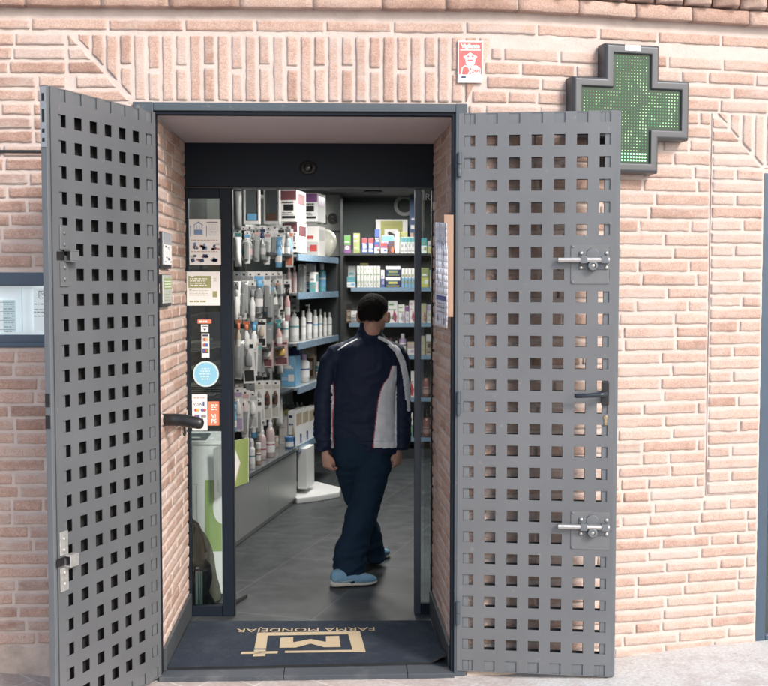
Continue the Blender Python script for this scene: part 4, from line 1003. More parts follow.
# product builders -----------------------------------------------------------
CNT = {}
def pth(kind, loc, label, cat, grp): return thing(kind, loc, label, cat, grp)
def carton(name, c, w, d, h, cols, label, cat='box', grp=None, rz=0, face='b', n=1):
    """box standing on c (front centre bottom); printed panels on its front"""
    t = pth(name, c, label, cat, grp); t.rotation_euler = (0, 0, rz)
    m = MB(); m.box((-w/2, 0, 0), (w/2, d, h)); m.build('carton', cols[0], t, local=True, bevel=.0015)
    m = MB(); y = -.0012
    def rc(a, b, e, f, mi, yy=y): rect(m, lerp(-w/2, w/2, a), lerp(-w/2, w/2, b), h*e, h*f, yy, mi)
    K = len(cols)
    if face == 'b': rc(.02, .98, .68, .98, 1); rc(.1, .9, .1, .18, min(2, K-1)); rc(.2, .8, .35, .55, min(2, K-1))
    elif face == 's': rc(.35, .62, .08, .9, 1); rc(.4, .57, .15, .8, 0, y*2)
    elif face == 'd': m.q([V(-w*.1, y, h*.2), V(w*.35, y, h*.02), V(w*.45, y, h*.3), V(w*.15, y, h*.62)], 1); rc(.1, .6, .8, .88, min(2, K-1))
    elif face == 'h': rc(.02, .98, .02, .5, 1); rc(.15, .7, .62, .7, min(2, K-1)); rc(.5, .9, .18, .4, min(2, K-1), y*2)
    elif face == 't': rc(.02, .98, .45, .98, 1); circ(m, 0, h*.3, min(w*.3, h*.16), y*1.5, min(2, K-1)); circ(m, 0, h*.3, min(w*.16, h*.09), y*2, 1)
    lines(m, -w*.4, w*.4, h*.56, h*.66, 1, y*2.2, min(3, K-1), .5); lines(m, -w*.4, w*.4, h*.2, h*.32, 2, y*2.2, min(3, K-1), .4)
    m.build('print', cols, t, local=True)
    m = MB(); m.q([V(w/2+.0006, d*.1, h*.55), V(w/2+.0006, d*.9, h*.55), V(w/2+.0006, d*.9, h*.9), V(w/2+.0006, d*.1, h*.9)]); m.build('side_print', cols[1], t, local=True)
    return t
def bottle(name, c, r, h, cols, label, cat='bottle', grp=None, kind='cap'):
    t = pth(name, c, label, cat, grp)
    m = MB(); sh = .72 if kind != 'jar' else .8
    if kind == 'jar': m.lathe((0, 0, 0), [(r*.9, 0), (r, .006), (r, h*.72), (r*.9, h*.76)], 16)
    elif kind == 'spray': m.lathe((0, 0, 0), [(r*.9, 0), (r, .006), (r, h*.58), (r*.8, h*.66), (r*.42, h*.72)], 16)
    else: m.lathe((0, 0, 0), [(r*.9, 0), (r, .006), (r, h*.70), (r*.86, h*.76), (r*.4, h*.80)], 16)
    m.build('body', cols[0], t, local=True, smooth=True)
    m = MB()
    if kind == 'jar': m.lathe((0, 0, 0), [(r*1.04, h*.74), (r*1.04, h*.98), (r*.98, h)], 16)
    elif kind == 'pump':
        m.lathe((0, 0, 0), [(r*.45, h*.79), (r*.45, h*.87), (r*.16, h*.875), (r*.16, h*.95), (r*.3, h*.955), (r*.3, h)], 12); m.box((-r*1.1, -r*.16, h*.955), (0, r*.16, h*.99))
    elif kind == 'spray': m.lathe((0, 0, 0), [(r*.5, h*.70), (r*.5, h*.80), (r*.34, h*.84), (r*.34, h*.96), (r*.26, h)], 12)
    else: m.lathe((0, 0, 0), [(r*.5, h*.79), (r*.5, h*.98), (r*.45, h)], 12)
    m.build('cap', cols[1], t, local=True, smooth=False)
    m = MB(); rr = r*1.012; z0_, z1_ = (h*.2, h*.58) if kind != 'spray' else (h*.12, h*.38)
    m.loft([[V(cos(2*PI*j/16)*rr, sin(2*PI*j/16)*rr, z) for j in range(16)] for z in (z0_, z1_)], cap=False); m.loft([[V(cos(2*PI*j/16)*rr*1.01, sin(2*PI*j/16)*rr*1.01, z) for j in range(16)] for z in (lerp(z0_, z1_, .65), lerp(z0_, z1_, .78))], 1, cap=False)
    m.build('label', [cols[2], cols[3] if len(cols) > 3 else cols[1]], t, local=True, smooth=True)
    return t
def hangpack(name, c, w, h, d, cols, label, cat='hanging pack', grp=None, kind='bag', rz=0):
    """c = top centre where the euro hook goes through; hangs down by h"""
    t = pth(name, c, label, cat, grp); t.rotation_euler = (R.uniform(-.06, .04), R.uniform(-.05, .05), rz+R.uniform(-.12, .12))
    m = MB(); m.box((-w/2, 0, -h*.22), (w/2, .004, 0)); m.box((-w*.12, -.001, -h*.09), (w*.12, 0, -h*.05), 1); m.box((-w*.45, -.0015, -h*.2), (w*.45, -.0002, -h*.11), 2)
    m.build('header_card', [cols[0], BLK, cols[1]], t, local=True)
    m = MB()
    if kind == 'bag':
        n = 8; rr = []
        for k in range(n+1):
            f_ = k/n; z = -h*.22-(h*.78)*f_; th = d*(.15+.85*sin(PI*min(1, f_*1.02+.02))**.6) if 0 < k < n else d*.12
            rr.append([V(cos(2*PI*j/10)*w/2*(1+.03*nz(f_*9, j, 2)), sin(2*PI*j/10)*th/2+nz(f_*7, j*.9, w*99)*.006, z) for j in range(10)])
        m.loft(rr, 0); m.build('bag', cols[2], t, local=True, smooth=True)
    elif kind == 'card':
        m.box((-w/2, 0, -h), (w/2, .004, -h*.22)); m.box((-w*.4, -.001, -h*.95), (w*.4, -.0002, -h*.7), 1); m.build('backing', [cols[0], cols[1]], t, local=True)
        m = MB(); m.lathe((0, -.012, -h*.62), [(w*.24, 0), (w*.3, h*.03), (w*.3, h*.22), (w*.16, h*.3), (w*.1, h*.36)], 12, sy=.5); m.build('contents', cols[2], t, local=True, smooth=True)
    elif kind == 'bottle':
        m.lathe((0, .0, -h), [(w*.36, 0), (w*.42, .004), (w*.42, h*.46), (w*.22, h*.56), (w*.22, h*.66)], 14); m.build('bottle', cols[2], t, local=True, smooth=True)
        m = MB(); m.lathe((0, 0, -h), [(w*.27, h*.62), (w*.3, h*.63), (w*.28, h*.78), (w*.1, h*.8)], 12); m.build('cap', cols[1], t, local=True, smooth=True)
        m = MB(); rr = w*.425; m.loft([[V(cos(2*PI*j/14)*rr, sin(2*PI*j/14)*rr, z) for j in range(14)] for z in (-h*.85, -h*.66)], cap=False); m.build('label', cols[3] if len(cols) > 3 else cols[0], t, local=True, smooth=True)
    elif kind == 'blister':
        m.box((-w/2, 0, -h), (w/2, .003, -h*.22)); m.build('backing', cols[0], t, local=True)
        m = MB(); m.box((-w*.36, -d, -h*.9), (w*.36, 0, -h*.34)); m.build('blister', CLEAR, t, local=True, bevel=.008, seg=3)
        m = MB(); m.lathe((0, -d*.5, -h*.85), [(w*.14, 0), (w*.18, h*.05), (w*.12, h*.25), (w*.18, h*.3), (w*.06, h*.42)], 10, sy=.5); m.build('contents', cols[2], t, local=True, smooth=True)
    return t
def K(kind, px0, yt, px1, shelf, cols, label, face='b', dep=.07, grp=None, dy=.02, zoff=0, **k):
    """item on back shelf; its size follows from its distance"""
    Yf = KY+dy; a = atY(px0, yt, Yf); b = atY(px1, yt, Yf); z0 = zK[shelf]+.0005+zoff
    h = a.z-z0; w = b.x-a.x-.003
    if kind == 'box': return carton('medicine_box', V((a.x+b.x)/2, Yf, z0), w, dep, h, cols, label, 'box', grp, face=face)
    return bottle('bottle', V((a.x+b.x)/2, Yf+w/2, z0), w/2, h, cols, label, 'bottle', grp, kind)
# top back shelf
K('box', 344, 235, 350.8, 0, [PURP, GREEN, WHT], 'purple and green box leftmost on the top back shelf', 't')
K('box', 353.3, 233.2, 360, 0, [OLIVE, LGREEN, M_whitep], 'pale green box second from the left on the top back shelf', 'd')
for k, x in enumerate((361.8, 368.2)): K('box', x, 238, x+5.6, 0, [BLUE, RED, M_whitep], 'blue box with a red band, one of two equal ones on top back shelf', 'b', grp='pair of blue boxes with red bands')
q = K('box', 374.4, 241.5, 379.6, 0, [BLUE, M_whitep, RED], 'small blue box under the taller stacked blue one', 'h')
K('box', 374.6, 229, 379.9, 0, [NAVYP, BLUE, M_whitep], 'dark blue box standing tall beside the poster on top back shelf', 'b', dy=.11)
K('box', 380.6, 243, 387.4, 0, [RED, WHT, BLUE], 'low red box with white print on the top back shelf', 'h')
K('box', 381.5, 235.5, 394, 0, [M_whitep, SKY, BLUE], 'wide white and sky-blue box behind the low red box', 'b', dy=.11)
K('box', 388.3, 241, 394.3, 0, [BROWN, ORG, BLUE], 'brown and orange box in the middle of the top back shelf', 'd')
K('box', 395.2, 232, 399.4, 0, [M_whitep, PINK, LGREY], 'tall slim white box on the top back shelf', 's')
for k, x in enumerate((400.2, 403.9, 407.6, 411.2)): K('box', x, 237, x+3.5, 0, [M_whitep, TEAL, GREY], 'slim white box with a teal top in the row right of the tall white box', 'b', grp='slim white boxes with teal tops')
K('box', 400.5, 232, 407.5, 0, [YEL, OLIVE, M_whitep], 'bright yellow box poking up behind slim teal-topped boxes', 'b', dy=.10)
K('box', 421, 238, 427, 0, [TEAL, M_whitep, OLIVE], 'teal box seen through the narrow right door glass, top shelf', 'h')
K('box', 427.5, 241, 436, 0, [LGREY, YEL, GREY], 'grey and yellow box seen through right door glass, top shelf', 'h')
# second
K('box', 346.8, 276.8, 355.6, 1, [TEAL, M_whitep, SKY], 'teal and white box at the bottom left of second back shelf', 'h')
K('box', 348, 266, 356, 1, [LGREY, SKY, TEAL], 'grey and sky-blue box on the stack left of the tall green-printed boxes', 'h', dy=.1)
for k in range(7): K('box', 357+k*3.35, 266, 360.2+k*3.35, 1, [M_whitep, GREEN if k < 4 else LGREEN, GREEN], 'slim white box with green stripe in the second back shelf row', 's', grp='slim white boxes with green stripes')
K('box', 360, 263.2, 368.5, 1, [YEL, OLIVE, M_whitep], 'yellow box lying behind the slim green-striped boxes', 'b', dy=.12)
K('box', 380.8, 270, 384.6, 1, [M_whitep, BLUE, LILAC], 'small white and blue box left of the two stacked wide boxes', 'h')
K('box', 385, 277, 400.6, 1, [NAVYP, M_whitep, YEL, TEAL], 'lower of two stacked wide boxes with white lids', 'b')
K('box', 385.4, 266, 400.8, 1, [NAVYP, M_whitep, OLIVE, TEAL], 'upper of two stacked wide boxes with white lids', 'b', dy=.021, zoff=PZ(276.6, KY)-zK[1])
for k in range(4): K('box', 401.6+k*3.3, 268.4, 404.7+k*3.3, 1, [M_whitep, SKY, OLIVE], 'slim pale blue and olive box right of the stacked wide boxes', 'h', grp='slim pale blue boxes')
K('box', 421, 268, 429, 1, [OLIVE, YEL, M_whitep], 'olive box with yellow seen through right door glass, second shelf', 'h')
K('box', 429.5, 270, 440, 1, [BEIGE, TEAL, M_whitep], 'beige box with teal seen through right door glass, second shelf', 'b')
# third
K('box', 346, 303, 352.5, 2, [BROWN, BLK, BEIGE], 'dark brown box left of the man on third back shelf', 'b', dy=.08)
K('box', 351, 311, 358.5, 2, [M_whitep, GREY, LGREY], 'white box left of the head on third back shelf', 'h')
K('box', 388, 301, 397.6, 2, [M_whitep, MAG, GREEN], 'tall white box with a dark magenta corner right of the head', 'd')
K('box', 398.3, 304.6, 404.8, 2, [M_whitep, LILAC, LGREEN], 'white box with a lilac mark, third back shelf', 'd')
K('box', 405.3, 306, 409, 2, [M_whitep, PURP, LILAC], 'narrow white and purple box, third back shelf', 'b')
K('box', 409.3, 300.4, 414.8, 2, [M_whitep, MAG, PINK], 'white box with magenta corner beside the door stile', 'd')
K('box', 421, 303.5, 426.6, 2, [BEIGE, MAG, YEL], 'beige and magenta box seen through right door glass', 'd')
K('box', 427, 304.8, 432, 2, [M_whitep, LILAC, BEIGE], 'white and lilac box seen through right door glass', 'b')
# fourth
K('box', 384, 341, 387.8, 3, [M_whitep, RED, LGREY], 'small white box behind the shoulder on fourth back shelf', 'b', dy=.08)
K('cap', 388.2, 338, 393.2, 3, [RED, MAR, RED, WHT], 'dark red tub above the right shoulder', grp=None)
K('cap', 394, 341, 398.6, 3, [RED, WHT, MAG, WHT], 'red bottle with white top beside the lilac bottle')
K('cap', 399, 334, 406.6, 3, [LILAC, WHT, M_whitep, PURP], 'lilac bottle with a white cap above the white sleeve stripe')
K('box', 407.3, 342, 414.5, 3, [BEIGE, WHT, LILAC], 'cream box beside the lilac bottle', 'h')
K('box', 421, 336, 425.4, 3, [BEIGE, YEL, GREY], 'narrow cream box seen through right glass, fourth shelf', 's')
K('box', 425.8, 334.4, 433, 3, [BEIGE, M_whitep, BROWN], 'wider cream box seen through right glass, fourth shelf', 'b')
# fifth, sixth
K('box', 405, 371.5, 414.6, 4, [M_whitep, RED, MAG], 'white box with a red diamond beside the door stile', 'd')
K('box', 390, 371.5, 403.6, 4, [M_whitep, MAG, RED], 'white box with a magenta diamond behind the sleeve', 'd')
K('spray', 423, 370, 429.8, 4, [C('rose_liquid', (.35, .12, .11), .2), BLK, C('rose_label', (.5, .28, .26)), MAR], 'rose spray bottle seen through right glass, upper one')
K('spray', 431, 371, 437, 4, [C('rose_liquid', (.35, .12, .11), .2), BLK, C('rose_label', (.5, .28, .26)), MAR], 'rose spray bottle close to the right jamb')
K('box', 405, 413, 413, 5, [M_whitep, TEAL, LGREEN], 'white and teal box low beside the door stile', 'h')
K('spray', 423, 410, 430.6, 5, [C('rose_liquid', (.35, .12, .11), .2), BLK, C('rose_label', (.5, .28, .26)), MAR], 'rose spray bottle seen through right glass, lower one')

# left run of shelving, running away from the door --------------------------
B0 = V(*atZ(233, 550, 0)[:2], 0); B1 = V(*atZ(297, 502, 0)[:2], 0); E_ = (B1-B0).normalized(); N_ = V(E_.y, -E_.x, 0); SA = (B1-B0).length; rzA = -math.atan2(E_.x, E_.y)
def onP(px, py, off):
    r = ray(px, py); b = B0+N_*off; t = (b-CP).dot(N_)/r.dot(N_); return CP+r*t
def PS(s, off, z): p = B0+E_*s+N_*off; return V(p.x, p.y, z)
def pbox(m, s0, s1, o0, o1, z0, z1, mi=0):
    P8 = [PS(s, o, z) for z in (z0, z1) for s, o in ((s0, o0), (s1, o0), (s1, o1), (s0, o1))]; i = len(m.v); m.v += P8
    for f in ((3, 2, 1, 0), (4, 5, 6, 7), (0, 1, 5, 4), (1, 2, 6, 5), (2, 3, 7, 6), (3, 0, 4, 7)): m.f.append(tuple(i+k for k in f)); m.m.append(mi)
zc_ = onP(297, 446.4, 0).z
la = thing('wall_shelving', PS(.8, -.2, 0), 'dark wall unit with satin base cabinet and hooks on the left of the shop', 'shelving')
m = MB(); pbox(m, -.75, SA-.006, -.45, -.012, .0, zc_-.03); m.build('base_cabinet', M_steelp, la, bevel=.003)
for k in range(3): m = MB(); s0 = -.75+k*(SA+.75)/3; pbox(m, s0+.004, s0+(SA+.75)/3-.008, -.0115, 0, .035, zc_-.04); m.build('drawer_front', M_steelp, la, bevel=.002)
m = MB(); pbox(m, -.75, SA, -.45, .012, zc_-.028, zc_); m.build('counter_top', mat('smoked_top', (.12, .13, .135), .12, var=.1), la, bevel=.002)
m = MB(); pbox(m, -.75, SA, -.47, -.455, 0, 2.6); m.build('back_panel', M_dark, la)
zA_ = {'a': onP(299, 254.5, 0).z, 'b': onP(300, 293, 0).z, 'c': onP(300, 343, 0).z, 'd': onP(300, 387, 0).z, 'e': zc_}
lb = thing('display_shelving', PS(2.3, -.2, 0), 'pale shelving with blue price strips on a white pedestal foot', 'shelving')
SB0, SB1 = SA+.02, onP(336, 350, 0).x and (lambda p: (p-B0).dot(E_))(onP(337, 400, 0))
for k in 'abcde':
    z = zA_[k]; m = MB(); pbox(m, SB0 if k != 'e' else SB0, SB1, -.42, 0, z-.02, z); sh = m.build('shelf', M_steelp, lb)
    m = MB(); pbox(m, SB0, SB1+.01, .001, .016, z-.05, z+.004); m.build('price_strip', M_edge, sh)
m = MB(); pbox(m, SB0, SB1, -.46, -.43, .1, 2.55); m.build('back_panel', mat('pale_panel', (.42, .46, .45), .5, var=.05), lb)
m = MB(); pbox(m, SB1, SB1+.02, -.43, .0, zc_, zA_['a']); m.build('end_panel', M_dark, lb)
# white foot and post
pf = atZ(297, 499, 0); 
m = MB(); a = atZ(300, 500, 0); s_ = (a-B0).dot(E_); pbox(m, s_+.01, s_+.26, -.02, .30 if False else .06, .09, zc_-.03); m.build('post', M_white, lb, bevel=.004)
m = MB(); pts = [(290, 501), (297, 504), (318, 501.5), (340, 497.5), (341, 493), (318, 487), (296, 487), (290, 492)]
pl_ = [atZ(px, py, 0) for px, py in pts]; m.loft([[V(p.x, p.y, 0) for p in pl_], [V(p.x, p.y, .035) for p in pl_], [V(p.x*.985+pf.x*.015, p.y*.985+pf.y*.015, .05) for p in pl_]]); m.build('foot', M_white, lb, bevel=.006)
# hook rails on the wall unit
for zz, s0, s1 in ((zA_['a']+.42, -.4, .6), (zA_['a']+.06, -.5, 1.45), (zA_['b']+.07, -.5, .9), (zA_['c']+.06, -.5, .9), (zA_['c']-.12, .3, 1.1), (zA_['d']+.12, -.5, 1.0)):
    m = MB()
    for k in range(int((s1-s0)/.14)):
        s = s0+k*.14; m.tube([PS(s, -.455, zz+.01), PS(s, -.05, zz+.012), PS(s, -.035, zz+.02)], .003, 6)
    pbox(m, s0, s1, -.455, -.447, zz-.0, zz+.022); m.build('hook_rail', M_zinc, la)
for zz, s0, s1 in ((zA_['a'], .95, SA-.02), (zA_['b'], .95, SA-.02), (zA_['c'], .9, SA-.02), (zA_['d'], .9, SA-.02)):
    m = MB(); pbox(m, s0, s1, -.45, -.02, zz-.02, zz-.001); m.build('shelf', M_dark, la)
def at_unit(px0, px1, yt, off):
    p = onP((px0+px1)/2, yt, off); dep = (p-CP).dot(FW); return p, (px1-px0)*dep/FPX, dep
def A(kind, px0, yt, px1, yb, lev, cols, label, face='b', off=-.1, grp=None, dep=.09, name=None, cat=None):
    p, w, d_ = at_unit(px0, px1, yt, off)
    if lev is None: z0 = onP((px0+px1)/2, yb, off).z
    else: z0 = zA_[lev]+.0005
    h = p.z-z0 if lev is None else max(.03, (yb-yt)*d_/FPX)
    c = V(p.x, p.y, z0)
    if kind == 'box': return carton(name or 'carton_box', c, w, dep, h, cols, label, cat or 'box', grp, rz=rzA, face=face)
    return bottle(name or 'bottle', c, w/2, h, cols, label, cat or 'bottle', grp, kind)
def H(kind, px0, yt, px1, yb, cols, label, off=-.06, grp=None, d=.05, name='hanging_pack', cat='pack'):
    p, w, dd = at_unit(px0, px1, yt-1.5, off); h = (yb-yt+5)*dd/FPX; w *= 1.08
    return hangpack(name, p, w, h, d, cols, label, cat, grp, kind, rz=rzA*.5)
ORD = ['first', 'second', 'third', 'fourth', 'fifth', 'sixth', 'seventh', 'eighth', 'ninth']
KD = {'bag': 'crinkled bag', 'blister': 'blister pack', 'bottle': 'packed bottle', 'card': 'card pack'}
# top row
H('bag', 234, 182, 241, 226, [BLK, GREY, GREY], 'dark grey bag hanging at the top beside the door stile', off=-.02)
for px, c_, lab in ((243.5, SKY, 'upper white-framed pack with a pale blue lid, left one of the two'), (263.5, BROWN, 'upper white-framed pack with a brown lid, right one of the two')):
    p, w, dd = at_unit(px, px+16, 186, -.05); h = 38*dd/FPX
    t = thing('framed_pack', p, lab, 'pack', None, rz=rzA*.4)
    m = MB(); fw = .012
    for (a0, a1, q0, q1) in ((-w/2, -w/2+fw, -h, 0), (w/2-fw, w/2, -h, 0), (-w/2+fw, w/2-fw, -fw, 0), (-w/2+fw, w/2-fw, -h, -h+fw*2)): m.box((a0, 0, q0), (a1, .05, q1))
    m.build('frame', M_card, t, local=True, bevel=.001)
    m = MB(); m.box((-w/2+fw, .012, -h+fw), (w/2-fw, .014, -fw)); m.build('window', C('window_film', (.10, .12, .12), .12), t, local=True)
    m = MB(); m.box((-w*.3, .001, -h+fw*2+.003), (w*.3, .010, -h*.72)); m.build('contents', c_, t, local=True, bevel=.003)
def stackbox(px0, yt, px1, yb, cols, lab, off, dep=.14):
    return A('box', px0, yt, px1, yb, None, cols, lab, 'b', off, dep=dep)
stackbox(280, 190, 297, 221.5, [M_card, MAR, BLK], 'white box with a maroon band, upper of the two on the top left', -.12, .3)
stackbox(282, 222.5, 298, 252, [M_card, MAR, BLK], 'white box with a maroon band, lower of the two on the top left', -.12, .3)
A('box', 299, 193, 318, 221.5, None, [M_whitep, PURP, BLK], 'white box with a purple lid stacked at the top of pale shelving', 'b', -.14, dep=.3)
A('box', 301, 222, 319, 252.5, 'a', [M_card, LGREY, RED], 'cream box with red mark under the purple-lidded box', 'h', -.14, dep=.25)
p, w, dd = at_unit(316, 334, 236, -.10); t = thing('round_dish', V(p.x, p.y, zA_['a']), 'round pale dish standing on edge on the top pale shelf', 'dish')
m = MB(); cdish = V(p.x, p.y, zA_['a']+.135); m.lathe(cdish, [(.03, .035), (.10, .03), (.132, .0), (.135, .003), (.10, .045), (.03, .05)], 28, ax=(-.55, -.8, .1)); m.build('dish', mat('dish_cream', (.55, .55, .48), .3), t, smooth=True)
# hanging bottles row 2
cl = [[M_card, SKY, CLEAR, M_whitep], [M_card, BLK, CLEAR, TEAL], [M_whitep, GREY, CLEAR, PINK], [M_whitep, BLK, CLEAR, RED], [M_whitep, NAVYP, CLEAR, LGREY], [M_card, GREY, CLEAR, SKY], [M_whitep, WHT, CLEAR, TEAL], [M_whitep, BLK, CLEAR, M_card], [M_card, GREY, CLEAR, M_whitep]]
for k in range(9):
    x = 234+k*6.3; H('bottle' if k % 3 else 'blister', x, 227+.8*(k % 2), x+6.4, 257-k*.3, [cl[k][0], cl[k][1], cl[k][2] if k % 3 else SKY, cl[k][3]], 'clear %s, %s from the door stile in the row under the framed packs' % (KD['bottle' if k % 3 else 'blister'], ORD[k]), off=-.05-.03*(k % 2), grp='clear bottles hanging under the framed packs')
# row 3
for k, (x, w_, c3, kd, lab) in enumerate([(233, 8, M_whitep, 'bag', 'crumpled clear bag of white caps next to the door stile, third row'), (240, 8, CLEAR, 'bag', 'clear bag with pale contents, second in third row'), (247, 7, M_whitep, 'blister', 'white blister pack left of the blue-capped one, third row'), (254, 10, CLEAR, 'bottle', 'hanging pack with a bright blue cap in third row'), (263, 7, CLEAR, 'blister', 'clear blister pack right of the blue-capped one, third row'), (269.5, 7, CLEAR, 'bottle', 'clear bottle pack beside the pink rods, third row'), (276, 6, CLEAR, 'blister', 'thin clear blister pack at the end of third row')]):
    H(kd, x, 273, x+w_, 312-k, [CLEAR if kd == 'bag' else M_card, SKY if k == 3 else GREY, c3 if kd != 'blister' else LGREY, M_card], lab, off=-.05)
for k, (x, c_) in enumerate([(286.5, PINK), (292, PINK)]): A('cap', x, 264, x+5, 291, 'b', [C('rose_metal', (.5, .36, .36), .3), C('rose_metal', (.5, .36, .36), .3), C('rose_metal', (.5, .36, .36), .3), PINK], 'tall rose cylinder, one of two side by side on second shelf', off=-.12, grp='two rose cylinders')
A('box', 298, 264, 304, 292, 'b', [CLEAR, LGREY, GREY], 'clear box right of the rose cylinders', 's', -.12)
A('box', 305, 262, 314, 291, 'b', [BLUE, LGREY, WHT], 'muted blue box with grey print on second pale shelf', 'b', -.12)
A('cap', 318, 262, 326, 290, 'b', [C('aqua_bottle', (.08, .42, .52), .25), WHT, SKY, WHT], 'bright aqua bottle with white cap on second pale shelf', off=-.10)
A('cap', 326.5, 268, 331.5, 291, 'b', [WHT, LGREY, M_card, GREY], 'small white bottle right of the aqua bottle', off=-.10)
A('box', 309.5, 272, 316, 292, 'b', [M_card, TEAL, GREY], 'small cream and teal box beside the aqua bottle', 'h', -.05)
# row 4: pump bottles
for k, (x, lab) in enumerate([(279, 'white pump bottle with a teal band, left of the pair'), (289.5, 'white pump bottle with a teal band, right of the pair')]): A('pump', x, 309, x+9.5, 341, 'c', [WHT, WHT, WHT, TEAL], lab, off=-.10)
A('box', 290, 298, 297, 312, None, [LGREY, WHT, GREY], 'small clear grey box behind the pump bottles', 'h', -.25)
for k, (x, w_, yt, kd, c3) in enumerate([(300.5, 5.5, 309, 'cap', LGREY), (306, 6, 303, 'pump', NAVYP), (312.5, 5.5, 309, 'cap', SKY), (318.5, 4, 308, 'cap', SKY), (323, 4, 311, 'cap', LGREY), (327.2, 5, 311, 'cap', GREY)]):
    A(kd, x, yt, x+w_, [339, 338, 337.5, 336, 335, 334][k], 'c', [WHT, WHT, M_whitep, c3], ['white bottle with grey band beside the pump pair, third shelf', 'tall white pump bottle with a navy label on third shelf', 'white bottle with a pale blue band right of the navy-labelled pump', 'slender white bottle, fourth of six on third shelf', 'slender white bottle with a grey band, fifth of six on third shelf', 'white bottle at the far end of the third shelf'][k], off=-.07)
for k in range(4): A('cap', 246+k*7, 322, 252+k*7, 344, 'c', [WHT, WHT, M_whitep, LGREY], 'white bottle in the shadow behind the hanging bags, third row', off=-.3, grp='white bottles behind the hanging bags')
# second layers of hanging stock
for row, (y0, y1, n_) in enumerate(((228, 256, 5), (276, 310, 6), (338, 372, 5), (384, 420, 5))):
    for k in range(n_):
        x = 236+k*(50/n_)+R.uniform(-1, 1); kd = R.choice(['bag', 'blister', 'bottle', 'bag', 'card']); c3 = R.choice([CLEAR, M_whitep, LGREY, CLEAR])
        H(kd, x, y0+R.uniform(-2, 2), x+R.uniform(6, 9), y1+R.uniform(-4, 4), [R.choice([M_card, CLEAR, M_whitep]), R.choice([GREY, SKY, TEAL, PINK]), c3, M_card], 'half hidden %s, %s from the door stile among the %s' % (KD[kd], ORD[k], ['packs behind the second row', 'packs behind the third row', 'packs behind the pink packs', 'packs behind the lowest row'][row]), off=-.12-.05*(k % 2), grp=['packs behind the second row', 'packs behind the third row', 'packs behind the pink packs', 'packs behind the lowest row'][row])
rowlab = ['small clear pack in front on the second hook row', 'small clear pack in front on the third hook row', 'small pack on the short hooks above the pink cards', 'small bag crowded onto the lowest hooks']
rowgrp = ['front packs, second hook row', 'front packs, third hook row', 'front packs above the pink cards', 'front bags on the lowest hooks']
for row, (y0, y1, xa, xb, n_) in enumerate(((232, 262, 234, 292, 6), (281, 316, 233, 290, 7), (318, 346, 236, 280, 6), (399, 432, 233, 262, 5))):
    for k in range(n_):
        x = lerp(xa, xb-6, k/(n_-1))+R.uniform(-1, 1); kd = R.choice(['bag', 'blister', 'bottle', 'blister', 'card']); c3 = R.choice([CLEAR, M_whitep, WHT, CLEAR, SKY, PINK, BEIGE])
        H(kd, x, y0+R.uniform(-3, 3), x+R.uniform(5, 8), y1+R.uniform(-4, 3), [R.choice([M_card, CLEAR, M_whitep]), R.choice([GREY, SKY, TEAL, PINK, ORG, BLK]), c3, M_card], '%s, %s from the door stile among the %s' % (KD[kd], ORD[k], rowgrp[row]), off=-.02-.03*(k % 2), grp=rowgrp[row])
# row 5
H('bag', 234, 330, 245, 376, [CLEAR, GREY, CLEAR], 'big clear bag hanging beside the door stile, fifth row', d=.08, off=-.02)
H('card', 242, 341, 253, 380, [M_whitep, BLK, GREY], 'white card pack with black print, fifth row', off=-.05)
H('blister', 249, 340, 258, 372, [M_card, ORG, TEAL], 'blister pack with orange and teal contents', off=-.05)
H('blister', 255.5, 344, 262, 372, [CLEAR, TEAL, C('teal_gel', (.02, .22, .32), .2)], 'slim pack with dark teal contents', off=-.03)
H('card', 261, 342, 273, 364, [C('pink_card', (.62, .43, .40)), MAR, WHT], 'pink card pack with a white dome, left of the yellow one', off=-.05)
H('card', 274, 341, 287, 362, [C('pink_card', (.62, .43, .40)), MAR, C('duck_yellow', (.75, .45, .04))], 'pink card pack with a yellow dome', off=-.05)
H('card', 262, 364, 272, 386, [GREY, BLK, BLK], 'black brush on a grey card under the pink packs', off=-.09)
A('box', 280.5, 357.5, 296, 388, 'd', [C('light_blue_carton', (.16, .42, .66)), SKY, M_whitep], 'large light blue box on the fourth shelf', 'h', -.10, dep=.16)
A('box', 289, 355, 299.5, 386, 'd', [C('deep_blue_carton', (.04, .14, .40)), BLUE, SKY], 'deep blue box behind the large light blue one', 'b', -.22, dep=.1)
A('cap', 298, 359, 309.5, 387, 'd', [M_whitep, LILAC, M_whitep, BLUE], 'fat white tub with blue wave label', name='tub', cat='tub', off=-.08)
A('box', 295, 350, 314.5, 387, 'd', [BEIGE, BROWN, M_card], 'beige box with brown pictures behind the white tub', 'h', -.22)
A('jar', 315, 365, 322.6, 379.5, 'd', [TEAL, WHT, TEAL, WHT], 'teal jar at the end of the fourth shelf', name='jar', cat='jar', off=-.10)
A('jar', 315.5, 374, 321, 381, 'd', [BEIGE, BEIGE, M_card, BROWN], 'flat cream jar in front of the teal jar', name='jar', cat='jar', off=-.03)
